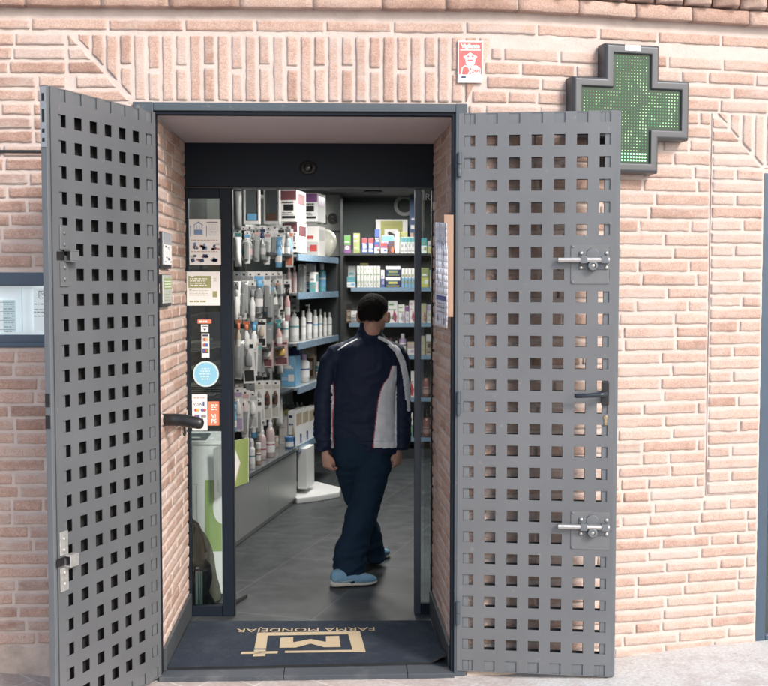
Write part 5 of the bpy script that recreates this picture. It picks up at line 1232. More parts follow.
# row 6: hanging cards
for k in range(6):
    x = 233.5+k*3.8; H('bag' if k % 2 else 'card', x, 389+k*1.2, x+8.5, 428-k*.9, [M_card, [LILAC, GREY, PINK, SKY, LGREY, GREY][k], [M_card, CLEAR, C('pale_pink', (.6, .46, .46)), CLEAR, M_whitep, CLEAR][k]], ['pinkish bag leftmost in the lowest hanging row', 'clear bag second in the lowest hanging row', 'pale pink card third in the lowest hanging row', 'clear bag fourth in the lowest hanging row', 'white card fifth in the lowest hanging row', 'clear bag sixth in the lowest hanging row'][k], off=-.03-.03*(k % 2))
for k, x in enumerate((255, 263, 271.5)): H('card', x, 382, x+8.5, 418-k*1.5, [M_card, C('ecru', (.55, .53, .46)), [GREY, BROWN, BROWN][k]], ['white card with grey motif left of the two comb cards', 'ecru card with a brown comb, left of two', 'ecru card with a brown comb, right of two'][k], off=-.03)
# counter level
def cb(x, yt, w_, yb, kd, cols, lab, off, nm=None, cat=None): A(kd, x, yt, x+w_, yb, 'e', cols, lab, off=off, name=nm, cat=cat)
for k, (x, yt, w_, yb, kd, cols, lab, off) in enumerate([
    (240.5, 419, 8, 452, 'spray', [WHT, WHT, M_whitep, LGREY], 'white spray bottle leftmost on the counter', -.13),
    (247.5, 418, 6.5, 449, 'spray', [WHT, WHT, M_whitep, SKY], 'white spray bottle second from the left on the counter', -.16),
    (253.5, 419, 6, 447, 'spray', [CLEAR, WHT, M_whitep, PINK], 'clear spray bottle behind the pink-collared one', -.22),
    (258, 420, 8.2, 456, 'spray', [C('pinkish_clear', (.55, .42, .42), .2), WHT, C('pinkish_label', (.6, .5, .5)), MAG], 'pink-collared clear spray bottle at the middle of counter', -.08),
    (265.5, 421, 9.2, 463, 'spray', [C('pinkish_clear', (.55, .42, .42), .2), WHT, M_whitep, MAG], 'tall clear spray bottle with red collar at the front of the counter', -.06),
    (249, 442, 6, 470, 'cap', [WHT, WHT, M_whitep, TEAL], 'small white tube standing behind the leaflet', -.03),
    (256, 444, 5, 466, 'jar', [C('honey', (.40, .26, .14), .2), WHT, M_card, BROWN], 'small amber jar at the counter edge', -.04),
    (235, 425, 8, 452, 'cap', [M_card, WHT, PINK, WHT], 'short pink-labelled bottle beside the door stile', -.12),
    (285, 436, 8.5, 448, 'jar', [C('blue_glass', (.03, .18, .42), .2), C('blue_glass', (.03, .18, .42), .2), M_whitep, WHT], 'small blue jar in front of the yellow-green boxes', -.03)]):
    cb(x, yt, w_, yb, kd, cols, lab, off)
for k in range(3): A('box', 270+k*5, 409-k*1.2, 283+k*5, 440-k*4, 'e', [C('lime_carton', (.50, .48, .16)), M_whitep, OLIVE], 'yellow-green carton in the row behind the small blue jar', 'h', -.24+k*.03, grp='yellow-green cartons on the counter', dep=.2)
A('box', 279, 418, 288, 446, 'e', [M_card, C('ecru', (.55, .53, .46)), BEIGE], 'white carton between the spray bottles and the blue jar', 's', -.14)
for k in range(4): A('box', 288+k*6.5, 409-k*2.2, 295.5+k*6.5, 443-k*4.5, 'e', [M_whitep, C('tan_print', (.5, .40, .25)), NAVYP], 'white carton with a navy foot in the row of four on the counter', 'd', -.06, grp='white cartons with navy feet', dep=.3)
for k in range(4):
    x = 288+k*6.5; A('box', x+.3, 434-k*4.2, x+7, 443.2-k*4.5, 'e', [BLUE, NAVYP, WHT], 'flat navy pack at the foot of the white cartons', 'b', -.045, grp='flat navy packs', dep=.012)
A('cap', 312, 400, 320, 432, 'e', [C('amber_oil', (.60, .38, .06), .2), GREEN, YEL, WHT], 'amber bottle with green cap at the far end of the counter', off=-.05)
for k in range(5): A('cap', 282+k*4.4, 402, 286+k*4.4, 412, None, [CLEAR, WHT, CLEAR, LGREY], 'tiny clear vial in the row above the yellow-green cartons', off=-.3, grp='tiny clear vials', name='vial', cat='vial')
A('box', 262, 436, 276, 447, 'e', [BEIGE, M_card, BROWN], 'cream leaflet box between the clear spray bottles', 'h', -.2)

# white cabinet behind the side glass
wc = thing('white_cabinet', (-.3, 1.45, 0), 'white cabinet with green poster behind the left side glass', 'cabinet')
a = atZ(223, 599, 0); x1 = a.x; y0 = a.y; zt_ = atY(205, 441, y0).z
m = MB(); m.box((-1.0, y0, .03), (x1, y0+.40, zt_-.02)); m.build('carcass', M_white, wc, bevel=.003)
m = MB(); m.box((-1.02, y0-.012, zt_-.0195), (x1+.01, y0+.41, zt_)); m.build('top', mat('top_white', (.7, .71, .7), .25), wc, bevel=.002)
m = MB(); a_ = atY(205, 480, y0-.001); b_ = atY(222, 551, y0-.001); m.box((a_.x, y0-.003, b_.z), (min(b_.x, x1-.002), y0-.0005, a_.z)); gp = m.build('green_poster', LGREEN, wc)
m = MB(); c = atY(222, 508, y0-.004); m.q([V(min(c.x+cos(2*PI*k/20)*.05, x1-.003), y0-.0036, c.z+sin(2*PI*k/20)*.09) for k in range(20)]); m.build('white_disc', M_whitep, gp)
m = MB(); s0 = atY(197, 484, y0-.001); m.box((-1, y0-.0015, s0.z-.002), (atY(204, 484, y0).x, y0-.0003, s0.z)); m.box((s0.x-.002, y0-.0015, .1), (s0.x, y0-.0003, s0.z-.002)); m.build('door_gap', GREY, wc)
t = thing('magazine', (-.15, y0+.1, zt_), 'dark magazine lying on the white cabinet', 'magazine')
a_ = atY(192, 443.5, y0+.1); m = MB(); m.box((a_.x-.12, y0+.03, zt_+.001), (a_.x+.09, y0+.26, zt_+.008)); m.build('cover', C('dark_teal_cover', (.03, .06, .07)), t); m = MB(); m.box((a_.x-.1, y0+.06, zt_+.0085), (a_.x+.05, y0+.1, zt_+.009)); m.build('print', LGREY, t)
# leaflet holder hanging over the cabinet edge
lf = thing('leaflet', (x1, y0, .8), 'folded white and green leaflet with a chevron on the cabinet corner', 'leaflet')
Pa = atY(213.5, 449, y0-.05); Pb = atY(215, 500, y0-.05); Pc = atY(224, 443, y0-.09); Pd = atY(224, 491, y0-.09); Pe = atY(248.5, 437.5, y0+.12); Pf = atY(248.5, 482, y0+.12)
m = MB()
def thick(m, q, mi, t=.002): n = (q[1]-q[0]).cross(q[2]-q[0]).normalized()*t; m.loft([q, [p+n for p in q]], mi)
thick(m, [Pa, Pb, Pd, Pc], 0); thick(m, [Pc, Pd, Pf, Pe], 0); m.build('card', M_whitep, lf)
m = MB(); n_ = (Pd-Pc).cross(Pe-Pc).normalized(); n_ = n_ if n_.y < 0 else -n_
L_ = lambda s, v: lerp(lerp(Pd, Pf, s), lerp(Pc, Pe, s), v)+n_*.0035
m.q([L_(.30, 1), L_(.97, 1), L_(.97, .0), L_(.40, .0), L_(.66, .48)], 0)
m.q([L_(.62, .48), L_(.66, .48), L_(.40, 0), L_(.36, 0)], 1)
n2_ = (Pb-Pa).cross(Pc-Pa).normalized(); n2_ = n2_ if n2_.y < 0 else -n2_
L2 = lambda s, v: lerp(lerp(Pb, Pd, s), lerp(Pa, Pc, s), v)+n2_*.0035
text_mb(m, 'OX!', .035, lambda u, v, d: L2(.45-v/.06*.5*.6, .2+u/.25), 2)
m.build('print', [C('chevron_green', (.30, .42, .10)), C('gold_line', (.55, .5, .25)), GREY], lf)
# backpack
bpk = thing('backpack', (-.02, 1.12, 0), 'dark olive backpack leaning on the white cabinet behind the glass', 'backpack')
M_olive = mat('olive_canvas', (.085, .08, .06), .85, var=.25, scale=12, bump=.3, bscale=300)
m = MB(); rr = []; yb_ = 1.19
for k in range(14):
    f_ = k/13; py = lerp(611, 519, f_); lft = 176; rgt = [219, 221, 222, 221, 219, 217, 216, 215, 214, 212, 209, 205, 199, 192][k]
    a = atY(lft, py, yb_); b = atY(rgt, py, yb_); th = .13*(1-.55*f_**2); cx_ = (a.x+b.x)/2; hw_ = (b.x-a.x)/2; z = max(.002, a.z)
    rr.append([V(cx_+math.copysign(abs(cos(2*PI*j/20))**.8, cos(2*PI*j/20))*hw_*(1+.02*nz(j, f_*8, 1)), min(y0-.02, yb_+.0+sin(2*PI*j/20)*th+nz(j*.7, f_*6, 7)*.03), z) for j in range(20)])
m.loft(rr); m.build('bag', M_olive, bpk, smooth=True)
m = MB(); pts = [(204, 560), (209, 566), (210, 578), (207, 592), (214, 604), (225, 606), (236, 602), (247, 596)]
pth_ = [atY(px, py, yb_-.14) for px, py in pts[:4]]+[atZ(px, py, .012) for px, py in pts[4:]]
m.tube(pth_, [.012, .014, .013, .012, .013, .013, .014, .01], 8, flat=.4); m.build('strap', mat('strap_webbing', (.012, .012, .011), .9), bpk, smooth=True)
m = MB(); a = atY(194, 530, yb_-.12); m.tube([atY(192, 520, 1.05), atY(198, 524, 1.0), atY(203, 536, 1.0), atY(206, 552, 1.0)], .009, 8, flat=.5); m.build('seam_piping', M_olive, bpk, smooth=True)
# clear bin with papers
bn = thing('paper_bin', (.0, 1.0, 0), 'clear plastic bin with white papers behind the side glass', 'bin')
Yb = .985; a = atY(190.5, 569, Yb); b = atY(207, 614, Yb)
m = MB(); zz = a.z; x0_, x1_ = a.x, b.x
for (p_, q_) in (((x0_, Yb, .004), (x1_, Yb+.003, zz)), ((x0_, Yb+.09, .004), (x1_, Yb+.093, zz)), ((x0_, Yb+.003, .004), (x0_+.003, Yb+.09, zz)), ((x1_-.003, Yb+.003, .004), (x1_, Yb+.09, zz)), ((x0_, Yb, .001), (x1_, Yb+.093, .0039))): m.box(p_, q_)
m.build('bin', glass('bin_plastic', (.8, .85, .85), 1.2), bn)
m = MB(); m.box((x0_-.003, Yb-.004, zz-.012), (x1_+.004, Yb, zz)); m.box((x1_, Yb, zz-.012), (x1_+.004, Yb+.097, zz)); m.build('rim', M_blackp, bn)
m = MB(); c = atY(200, 590, Yb+.05); m.box((c.x-.022, Yb+.03, .006), (c.x-.008, Yb+.08, zz-.01)); m.box((c.x-.002, Yb+.03, .006), (c.x+.004, Yb+.08, zz-.03)); m.box((c.x+.008, Yb+.04, .006), (c.x+.012, Yb+.08, zz-.02)); m.build('papers', M_whitep, bn)
# ------------------------------------------------------------------ person walking in
def remesh(mb, voxel, it=4, fac=.5):
    me = bpy.data.meshes.new('tmp'); me.from_pydata(mb.v, [], mb.f); me.update()
    ob = bpy.data.objects.new('tmp', me); COL.objects.link(ob)
    r = ob.modifiers.new('r', 'REMESH'); r.mode = 'VOXEL'; r.voxel_size = voxel
    s = ob.modifiers.new('s', 'SMOOTH'); s.factor = fac; s.iterations = it
    dg = bpy.context.evaluated_depsgraph_get(); ev = ob.evaluated_get(dg); m2 = ev.to_mesh()
    v = [x.co.copy() for x in m2.vertices]; n = [x.normal.copy() for x in m2.vertices]; f = [tuple(p.vertices) for p in m2.polygons]
    ev.to_mesh_clear(); bpy.data.objects.remove(ob); bpy.data.meshes.remove(me); return v, n, f
def fix_normals(mb):
    import bmesh
    me = bpy.data.meshes.new('t'); me.from_pydata(mb.v, [], mb.f); bm = bmesh.new(); bm.from_mesh(me); bmesh.ops.recalc_face_normals(bm, faces=bm.faces)
    mb.f = [tuple(v.index for v in f.verts) for f in bm.faces]; bm.free(); bpy.data.meshes.remove(me)
def ell(c, hw, hd, n=24, tilt=0, yaw=0):
    out = []
    for j in range(n):
        a = 2*PI*j/n; x, y = cos(a)*hw, sin(a)*hd; out.append(V(c.x+cos(yaw)*x-sin(yaw)*y, c.y+sin(yaw)*x+cos(yaw)*y, c.z+x*tilt))
    return out
YB = 1.72
def SP(px, py, Y=YB): return atY(px, py, Y)
def sc_(Y): return (Y+CD)/FPX
psn = None
M_jn = mat('jacket_navy', (.010, .018, .042), .6, var=.06, scale=90, bump=.15, bscale=500, spec=.22)
M_jw = mat('jacket_white', (.84, .85, .87), .6, var=.05, scale=60, bump=.15, bscale=500)
M_pip = mat('red_piping', (.40, .06, .08), .6)
M_tr = mat('trousers_navy', (.011, .028, .052), .8, var=.2, scale=70, bump=.3, bscale=700, spec=.15)
M_skin = mat('skin', (.52, .30, .225), .5, var=.14, scale=30, bump=.1, bscale=300)
M_hair = mat('dark_hair', (.010, .008, .007), .85, spec=.25, var=.5, scale=60, bump=.5, bscale=300)
M_sh = mat('shoe_blue', (.20, .38, .52), .7, var=.15, scale=60, bump=.3, bscale=500)
M_sole = mat('shoe_sole', (.60, .57, .50), .6, var=.1, scale=30)

tor = [(452, 365, 34, .115), (447, 364.5, 35, .125), (441, 363.5, 34.5, .13), (430, 362, 33.5, .128), (415, 361.5, 33, .122), (400, 361.5, 33, .12), (385, 362.5, 33.5, .12), (370, 364.5, 34.5, .122), (360, 365.5, 35, .118), (352, 366, 34, .11), (346, 367, 30, .10), (341, 368.5, 23, .085), (337, 369.5, 16, .07), (333, 370, 13, .064), (329.5, 370, 12.5, .062)]
def torso(m, shrink=0., rows=tor, Y=YB):
    rr = [ell(SP(cx, py, Y), max(.01, hw*sc_(Y)-shrink), hd-shrink, yaw=-.08) for py, cx, hw, hd in rows]; m.loft(rr)
LA = [(SP(349, 353, YB), .045), (SP(343, 352, YB), .062), (SP(336.5, 354.5, YB), .066), (SP(331, 362, YB-.0), .064), (SP(326.5, 380, YB-.02), .056), (SP(323.5, 400, YB-.04), .051), (SP(322.8, 415, YB-.05), .049), (SP(323, 432, YB-.06), .047), (SP(324, 443, YB-.065), .045), (SP(324.3, 449, YB-.065), .042)]
RA = [(SP(384, 352, YB), .045), (SP(390, 351, YB), .062), (SP(395, 353, YB), .066), (SP(399.5, 362, YB+.01), .062), (SP(401.5, 380, YB+.02), .053), (SP(402, 400, YB+.02), .048), (SP(402.3, 420, YB+.0), .046), (SP(402, 436, YB-.02), .044), (SP(401.5, 448, YB-.03), .040)]
def chain(m, ch, s=0., n=16, flat=1.): m.tube([c for c, r in ch], [max(.008, r-s) for c, r in ch], n, flat=flat)
# legs
LN = [(SP(372, 436, YB), .112), (SP(373, 452, YB), .110), (SP(372.5, 468, YB-.03), .106), (SP(369.5, 485, YB-.06), .094), (SP(365, 503, YB-.09), .086), (SP(359.5, 520, YB-.12), .084), (SP(354.5, 538, YB-.15), .083), (SP(351, 555, YB-.19), .083), (SP(349, 567, YB-.21), .082), (SP(348, 575.5, YB-.22), .080), (SP(347.5, 579.5, YB-.22), .078)]
LFr = [(SP(352, 436, YB), .100), (SP(351, 452, YB+.01), .100), (SP(352.5, 470, YB+.04), .094), (SP(356, 488, YB+.08), .084), (SP(360.5, 505, YB+.12), .076), (SP(365.5, 522, YB+.15), .070), (SP(369.5, 536, YB+.17), .064), (SP(373, 549, YB+.18), .057), (SP(374.5, 556, YB+.185), .056), (SP(374.8, 560, YB+.185), .055)]
pel = [(432, 362.5, 31, .12), (444, 363, 31.5, .125), (455, 363, 30.5, .125), (463, 362.5, 27, .11), (469, 362, 20, .08)]

# feet
def foot_frame(h, t):
    h = Vector(h); t = Vector(t); d = (t-h); L = d.length; d.normalize(); up = V(0, 0, 1); s = d.cross(up).normalized(); up = s.cross(d).normalized(); return h, d, s, up, L
def foot_pts(fr, prof, n=14):
    h, d, s, up, L = fr; rings = []
    for (t, hw, z0, z1, sh) in prof:
        c = h+d*(t*L)+s*(sh)
        ring = []
        for j in range(n):
            a = 2*PI*j/n; x = cos(a); y = sin(a)
            xx = math.copysign(abs(x)**.75, x)*hw; zz = (z0+z1)/2+math.copysign(abs(y)**.8, y)*(z1-z0)/2
            if zz < (z0+z1)/2: xx *= 1.0
            else: xx *= 1-.25*((zz-(z0+z1)/2)/((z1-z0)/2))**2
            ring.append(c+s*xx+up*zz)
        rings.append(ring)
    return rings
h1 = atZ(330.5, 587, 0); t1 = atZ(374.5, 583.3, 0); d1_ = (t1-h1).normalized()
h2 = atZ(362.5, 566.5, 0); t2 = atZ(386.5, 555.5, 0)
d2_ = (t2-h2).normalized(); h2 = t2-d2_*.285; t1 = h1+d1_*.285
h1 = V(h1.x, h1.y, .0); t1 = V(t1.x, t1.y, 0.); h2 = V(h2.x, h2.y, .012); t2 = V(t2.x, t2.y, .0)
upper = [(.005, .022, .02, .082, 0), (.05, .036, .016, .098, 0), (.14, .043, .014, .106, 0), (.26, .044, .014, .104, 0), (.40, .044, .014, .096, 0), (.55, .048, .014, .084, .002), (.72, .051, .014, .068, .003), (.86, .047, .014, .058, .002), (.95, .036, .015, .048, 0), (1.0, .016, .018, .036, 0)]
sole = [(-.012, .018, .006, .042, 0), (.03, .037, .002, .044, 0), (.14, .044, .0, .040, 0), (.30, .045, .002, .036, 0), (.45, .046, .001, .033, 0), (.60, .049, 0, .026, .002), (.75, .051, 0, .025, .003), (.88, .046, .001, .025, .002), (.97, .032, .004, .026, 0), (1.01, .014, .010, .026, 0)]

# body -----------------------------------------------------------------------
HC = SP(373.5, 311.5, YB-.01)            # skull centre
fyaw = -.55                              # the face points away and to the right
fd = V(sin(.5), cos(.5), 0); fs = V(cos(.5), -sin(.5), 0)
def HP(r, f, u): return HC+fs*r+fd*f+V(0, 0, u)
bm_ = MB()
hd_ = []
for (u, f, hw, hl) in [(-.135, .035, .022, .030), (-.125, .035, .036, .045), (-.105, .025, .052, .066), (-.08, .012, .062, .078), (-.05, .004, .069, .088), (-.015, .0, .075, .095), (.02, 0, .077, .098), (.05, -.002, .073, .093), (.075, -.004, .060, .078), (.092, -.006, .040, .053), (.101, -.006, .016, .022)]:
    hd_.append([HP(cos(2*PI*j/20)*hw, f+sin(2*PI*j/20)*hl, u) for j in range(20)])
bm_.loft(hd_)
bm_.loft([[HP(cos(2*PI*j/10)*a, f+sin(2*PI*j/10)*b, u) for j in range(10)] for (u, f, a, b) in ((-.062, .088, .016, .022), (-.052, .092, .015, .020), (-.03, .092, .010, .014), (-.008, .088, .007, .010))])
for s_ in (-1, 1):   # ears, eyes
    bm_.loft([[HP(s_*(.078+t*.5), -.004+cos(2*PI*j/10)*a, -.032+sin(2*PI*j/10)*b) for j in range(10)] for (t, a, b) in ((-.02, .014, .022), (.03, .019, .033), (.058, .022, .036), (.066, .014, .028))])
    bm_.lathe(HP(s_*.03, .088, -.008), [(.003, -.010), (.012, -.006), (.014, 0), (.012, .006), (.003, .010)], 10)
bm_.loft([[HP(cos(2*PI*j/12)*a, .084+sin(2*PI*j/12)*.014, u) for j in range(12)] for (u, a) in ((-.092, .014), (-.086, .024), (-.080, .026), (-.074, .014))])
nk0 = SP(371, 340, YB+.005)
bm_.loft([ell(HP(0, -.02, -.05), .052, .058), ell(HP(0, -.022, -.085), .054, .058), ell(lerp(HP(0, -.02, -.1), nk0, .5), .058, .060), ell(nk0, .052, .050)])
torso(bm_, .022, tor[1:13]); 
for ch in (LA, RA): chain(bm_, ch, .018, 12)
for ch in (LN, LFr): chain(bm_, ch, .026, 12)
bm_.loft([ell(SP(cx, py, YB), hw*sc_(YB)-.02, hd-.02) for py, cx, hw, hd in pel])
ank1 = h1+d1_*.07+V(0, 0, .07); ank2 = h2+d2_*.07+V(0, 0, .08)
bm_.tube([LN[-2][0], LN[-1][0], ank1+V(0, 0, .03), ank1], [.045, .042, .036, .034], 12); bm_.tube([LFr[-2][0], LFr[-1][0], ank2+V(0, 0, .03), ank2], [.04, .038, .035, .034], 12)
for (h, t, d) in ((h1, t1, d1_), (h2, t2, d2_)): bm_.loft(foot_pts(foot_frame(h, t), [(a, b*.6, c+.02, max(c+.026, e*.62), s) for a, b, c, e, s in upper[2:9]]))
# hands
def hand(m, wr, dirv, palm_n, side, curl=.9, L=.185):
    d = dirv.normalized(); n = palm_n.normalized(); s = d.cross(n).normalized()*side
    rings = []
    for (t, hw, th) in ((-.05, .026, .022), (0, .026, .020), (.025, .033, .019), (.055, .041, .018), (.085, .042, .015), (.098, .038, .012)):
        c = wr+d*t; rings.append([c+s*cos(2*PI*j/14)*hw+n*sin(2*PI*j/14)*th for j in range(14)])
    m.loft(rings)
    for k, (o, ln) in enumerate(((.031, .068), (.011, .077), (-.010, .072), (-.030, .056))):
        p = wr+d*.082+s*o; a = 0; path = [p]; rad = [.0092]
        for q, (fr_, ca) in enumerate(((.22, .25), (.28, .55), (.0, 0), (.28, .75), (.22, .6))):
            a += ca*curl*(1+.07*k); p = p+(d*cos(a)+n*sin(a))*(ln*fr_); path.append(p); rad.append([.0088, .0085, .0083, .0078, .0064][q])
        path = [path[0]]+[x for i, x in enumerate(path[1:]) if (x-path[i]).length > 1e-4]; rad = rad[:len(path)-1]+[.006]
        m.tube(path, rad, 10)
    p = wr+d*.020+s*.026; m.tube([p-s*.008, p+d*.022+s*.014+n*.008, p+d*.046+s*.017+n*.018, p+d*.066+s*.010+n*.026], [.012, .0125, .0108, .0075], 10)
wl = LA[-1][0]+V(0, 0, -.005); hand(bm_, wl+V(.005, 0, -.012), V(.16, .02, -1), V(.75, .62, 0), 1, curl=1.0)
wr_ = RA[-1][0]; hand(bm_, wr_+V(-.02, 0, -.006), V(-.06, .05, -1), V(-.75, .55, 0), -1, curl=1.0)
v, n, f = remesh(bm_, .0036, 2, .5)
pc = V(.92, YB, 0)
m = MB(); m.v = v; m.f = f; m.m = [0]*len(f)
psn = m.build('person', M_skin, None, smooth=True)
tag(psn, 'man seen from behind walking in, navy and white tracksuit top, navy trousers, light blue shoes', 'person')

def cloth(name, mb, voxel, disp, matfn, mats, it=5):
    v, n, f = remesh(mb, voxel, it)
    v2 = [a+b*disp(a, b) for a, b in zip(v, n)]
    m = MB(); m.v = v2; m.f = f; m.m = [matfn((v2[q[0]]+v2[q[2]])*.5) for q in f]
    o = m.build(name, mats, psn, smooth=True); return o
def ridge(x): return 1-2*abs(x)
# jacket
jm = MB(); torso(jm)
for ch in (LA, RA): chain(jm, ch)
jm.loft([ell(SP(370, 340, YB), .075, .072), ell(SP(370, 334, YB), .070, .069), ell(SP(371, 322.5, YB+.0), .068, .067)])
for c_ in (LA, RA): p = c_[-1][0]; jm.tube([p+V(0, 0, .03), p+V(0, 0, -.002), p+V(0, 0, -.006)], [c_[-1][1]+.001, c_[-1][1]+.003, c_[-1][1]-.006], 18)
def jd(p, n):
    px, py, z = proj(p); a = .0
    w_ = sm((py-335)/25)
    lo = sm((py-395)/35)
    a += w_*.0065*ridge(nz(p.x*7+p.z*5, p.y*5, p.z*11-p.x*4))
    a += lo*.0085*ridge(nz(p.x*5-p.z*3, p.y*5+3, p.z*22+p.x*6))
    a += .0022*nz(p.x*28, p.y*28, p.z*34)
    if px < 333 or px > 395: a += .0050*ridge(nz(p.x*6, p.y*6+9, p.z*11-p.x*9))*sm((py-365)/20)*.75
    if py > 443: a += -.004
    if 441.3 < py < 443: a -= .006
    return a
def segd(x, y, pts):
    best = 9e9
    for (ax, ay), (bx_, by_) in zip(pts, pts[1:]):
        dx, dy = bx_-ax, by_-ay; t = max(0, min(1, ((x-ax)*dx+(y-ay)*dy)/(dx*dx+dy*dy))); best = min(best, math.hypot(x-ax-dx*t, y-ay-dy*t))
    return best
def interp(y, pts):
    for (xa, ya), (xb, yb) in zip(pts, pts[1:]):
        if ya <= y <= yb: return xa+(xb-xa)*(y-ya)/(yb-ya)
    return None
def sleeve_of(p):
    def dist(ch): return min(((p-(a[0]+(b[0]-a[0])*max(0, min(1, (p-a[0]).dot(b[0]-a[0])/(b[0]-a[0]).length_squared)))).length-a[1]) for a, b in zip(ch, ch[1:]))
    return dist(LA), dist(RA)
rb = [(391.5, 366), (388, 377), (383.5, 383), (380, 391), (377.5, 402), (375.5, 420), (373.5, 436), (372.5, 448)]
lb_ = [(331, 374), (334, 385), (334.6, 400), (333.4, 420), (333.6, 436), (335, 448)]
def jmf(p):
    px, py, z = proj(p); dl, dr = sleeve_of(p); back = p.y < YB+.03
    insl = dl < .03 and px < 331 or dl < .002 and px < 333; insr = dr < .03 and px > 396.5 or dr < .003 and px > 391
    if back:
        if not insr and py > 366:
            x = interp(py, rb)
            if x is not None and px > x:
                if px < x+1.0: return 2
                return 1
        if not insl and py > 374:
            x = interp(py, lb_)
            if x is not None and px < x:
                if px > x-1.0: return 2
                return 1
    # stripe along the right shoulder and sleeve
    d = segd(px, py, [(379.5, 337.5), (389, 342.5), (397, 350), (402.5, 362), (405.6, 376), (407.6, 392), (408.8, 410)])
    if d < (1.6 if py < 345 else 3.0 if py < 400 else 1.6) and back: return 1
    if d < (2.4 if py < 345 else 3.8) and back and px < 404 and py > 350: return 0
    d = segd(px, py, [(357, 339), (346, 344.5), (338, 350)])
    if d < .55 and back: return 1
    if py < 336 and False: return 0
    return 0
jk = cloth('jacket', jm, .0046, jd, jmf, [M_jn, M_jw, M_pip], 8)
# trousers
tm = MB(); chain(tm, LN); chain(tm, LFr); tm.loft([ell(SP(cx, py, YB), hw*sc_(YB), hd) for py, cx, hw, hd in pel])
def td(p, n):
    px, py, z = proj(p); t = sm((py-500)/50)
    a = .008*ridge(nz(p.x*8+p.z*6, p.y*5, p.z*7))
    a += (.006+.011*t)*ridge(nz(p.x*5+p.z*3, p.y*6+2, p.z*(14+8*t)-p.x*9))
    a += .0018*nz(p.x*30, p.y*30, p.z*30)
    if 455 < py < 475: a += .004*ridge(nz(p.x*16, 2, p.z*16+p.x*14))
    return a
tr = cloth('trousers', tm, .0075, td, lambda p: 0, [M_tr], 6)
m = MB(); a = [SP(376+k*1.4, 452+k*.9-.06*k*k, YB) for k in range(0)]
# hair
hm = MB()
rows = [(-.052, -.045, .055, .062), (-.035, -.034, .070, .076), (-.01, -.020, .0825, .094), (.02, -.010, .083, .104), (.045, -.006, .079, .100), (.070, -.005, .068, .088), (.088, -.006, .052, .068), (.101, -.006, .030, .040), (.105, -.006, .012, .015)]
hm.loft([[HP(cos(2*PI*j/24)*a_*.955, f_+sin(2*PI*j/24)*b_*.96, u*.96 if u > 0 else u) for j in range(24)] for u, f_, a_, b_ in rows])
v, n, f = remesh(hm, .004, 3)
def keep(p):
    q = p-HC; r_, f_, u_ = q.dot(fs), q.dot(fd), q.z
    if f_ > .072+.02*nz(r_*20, u_*20, 1) and u_ < .055: return False
    if f_ > .02 and u_ < -.005+.01*nz(f_*20, 1, u_*30): return False
    if f_ > -.030 and u_ < -.004 and abs(r_) > .055: return False
    if u_ < -.048+.006*nz(r_*40, f_*40, 1): return False
    return True
v2 = [a+b*(nz(a.x*60, a.y*60, a.z*45)*.0045+ridge(nz(a.x*25, a.y*25, a.z*25))*.002) for a, b in zip(v, n)]
m = MB(); m.v = v2; m.f = [q for q in f if keep(v2[q[0]])]; m.m = [0]*len(m.f)
# strands
vn = [(a, b) for a, b in zip(v2, n) if keep(a)]
for k in range(9000):
    a, b = R.choice(vn); q = a-HC; ln = R.uniform(.008, .022)+(.010 if q.z > .06 else 0)
    swirl = V(-q.y, q.x, 0)*.8; tz_ = sm((q.z-.02)/.07); dn = V(0, 0, -1)*(1-.9*tz_)+swirl*3+V(R.uniform(-.7, .7), R.uniform(-.7, .7), R.uniform(-.4, .4))+fd*(.8*tz_-.2)
    dn = (dn-b*dn.dot(b)).normalized(); side = dn.cross(b).normalized()*.0011
    t_ = a+dn*ln+b*R.uniform(.001, .009); md = a+dn*ln*.5+b*.006
    i = len(m.v); m.v += [a-side-b*.001, a+side-b*.001, md+side*.8, md-side*.8, t_]; m.f += [(i, i+1, i+2, i+3), (i+3, i+2, i+4)]; m.m += [0, 0]
m.build('hair', M_hair, psn, smooth=False)
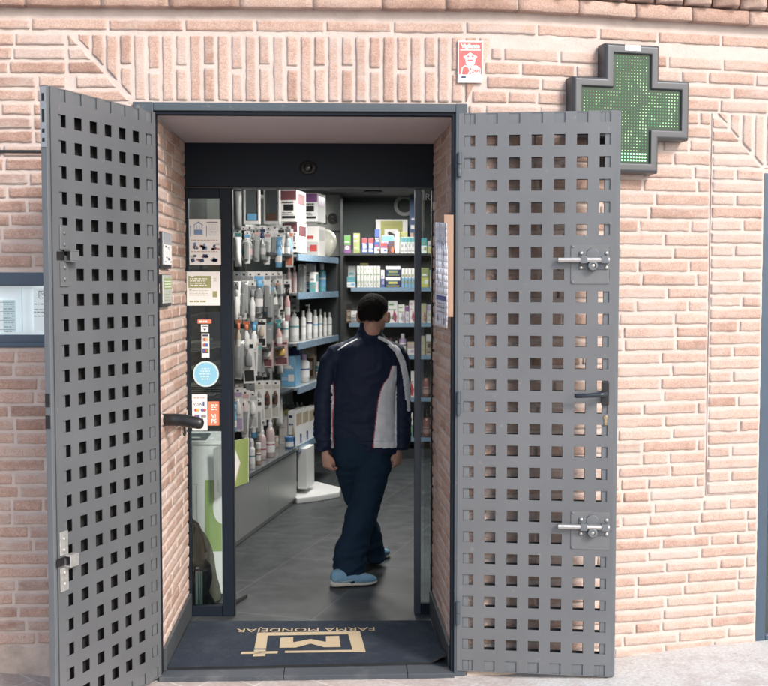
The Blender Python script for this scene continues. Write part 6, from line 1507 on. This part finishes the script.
# shoes
for k, (h, t) in enumerate(((h1, t1), (h2, t2))):
    fr = foot_frame(h, t); m = MB(); m.loft(foot_pts(fr, upper, 18))
    o = m.build('shoe', M_sh, psn, smooth=True); s2 = o.modifiers.new('s', 'SUBSURF'); s2.levels = s2.render_levels = 2
    m = MB(); m.loft(foot_pts(fr, sole, 18)); q = m.build('sole', M_sole, None, smooth=True); q.parent = o; s2 = q.modifiers.new('s', 'SUBSURF'); s2.levels = s2.render_levels = 2
    hh, d, s, up, L = fr; m = MB()
    for tt in (.30, .36, .42, .48, .54): 
        zc = .106-.09*(tt-.3)*1.1; m.tube([hh+d*(tt*L)+s*(-.026)+up*(zc-.012), hh+d*(tt*L+.002)+up*(zc+.003), hh+d*(tt*L)+s*.028+up*(zc-.012)], .0025, 6)
    m.tube([hh+d*(.05*L)+s*(.034)+up*.05, hh+d*(.25*L)+s*(.039)+up*.035, hh+d*(.5*L)+s*(.044)+up*.045, hh+d*(.62*L)+s*(.043)+up*.03], .003, 6)
    m.tube([hh+d*(.05*L)+s*(-.034)+up*.05, hh+d*(.25*L)+s*(-.039)+up*.035, hh+d*(.5*L)+s*(-.042)+up*.045, hh+d*(.62*L)+s*(-.043)+up*.03], .003, 6)
    q = m.build('laces', C('pale_lace', (.48, .58, .55)), None, smooth=True); q.parent = o
# ------------------------------------------------------------------ light
sd_ = V(.50, -.66, .60).normalized()
sun = bpy.data.lights.new('sun', 'SUN'); sun.energy = 1.5; sun.angle = math.radians(13); sun.color = (1, .97, .945)
so = bpy.data.objects.new('sun', sun); COL.objects.link(so); so.rotation_euler = (-sd_).to_track_quat('-Z', 'Y').to_euler(); so.location = (6, -6, 8)
w = bpy.data.worlds.new('World'); S.world = w; w.use_nodes = True; nt = w.node_tree
sky = nt.nodes.new('ShaderNodeTexSky'); sky.sky_type = 'NISHITA'; sky.sun_disc = False; sky.sun_elevation = math.asin(sd_.z); sky.sun_rotation = math.atan2(sd_.x, sd_.y)
sky.air_density = 1; sky.dust_density = 3; sky.ozone_density = 1
bg = nt.nodes['Background']; bg.inputs[1].default_value = .15; nt.links.new(sky.outputs[0], bg.inputs[0])
S.view_settings.view_transform = 'Standard'; S.view_settings.look = 'None'; S.view_settings.gamma = 1; S.view_settings.use_curve_mapping = False
S.view_settings.exposure = .80
S.render.engine = 'CYCLES'
S.cycles.max_bounces = 8; S.cycles.transparent_max_bounces = 16; S.cycles.caustics_reflective = False; S.cycles.caustics_refractive = False
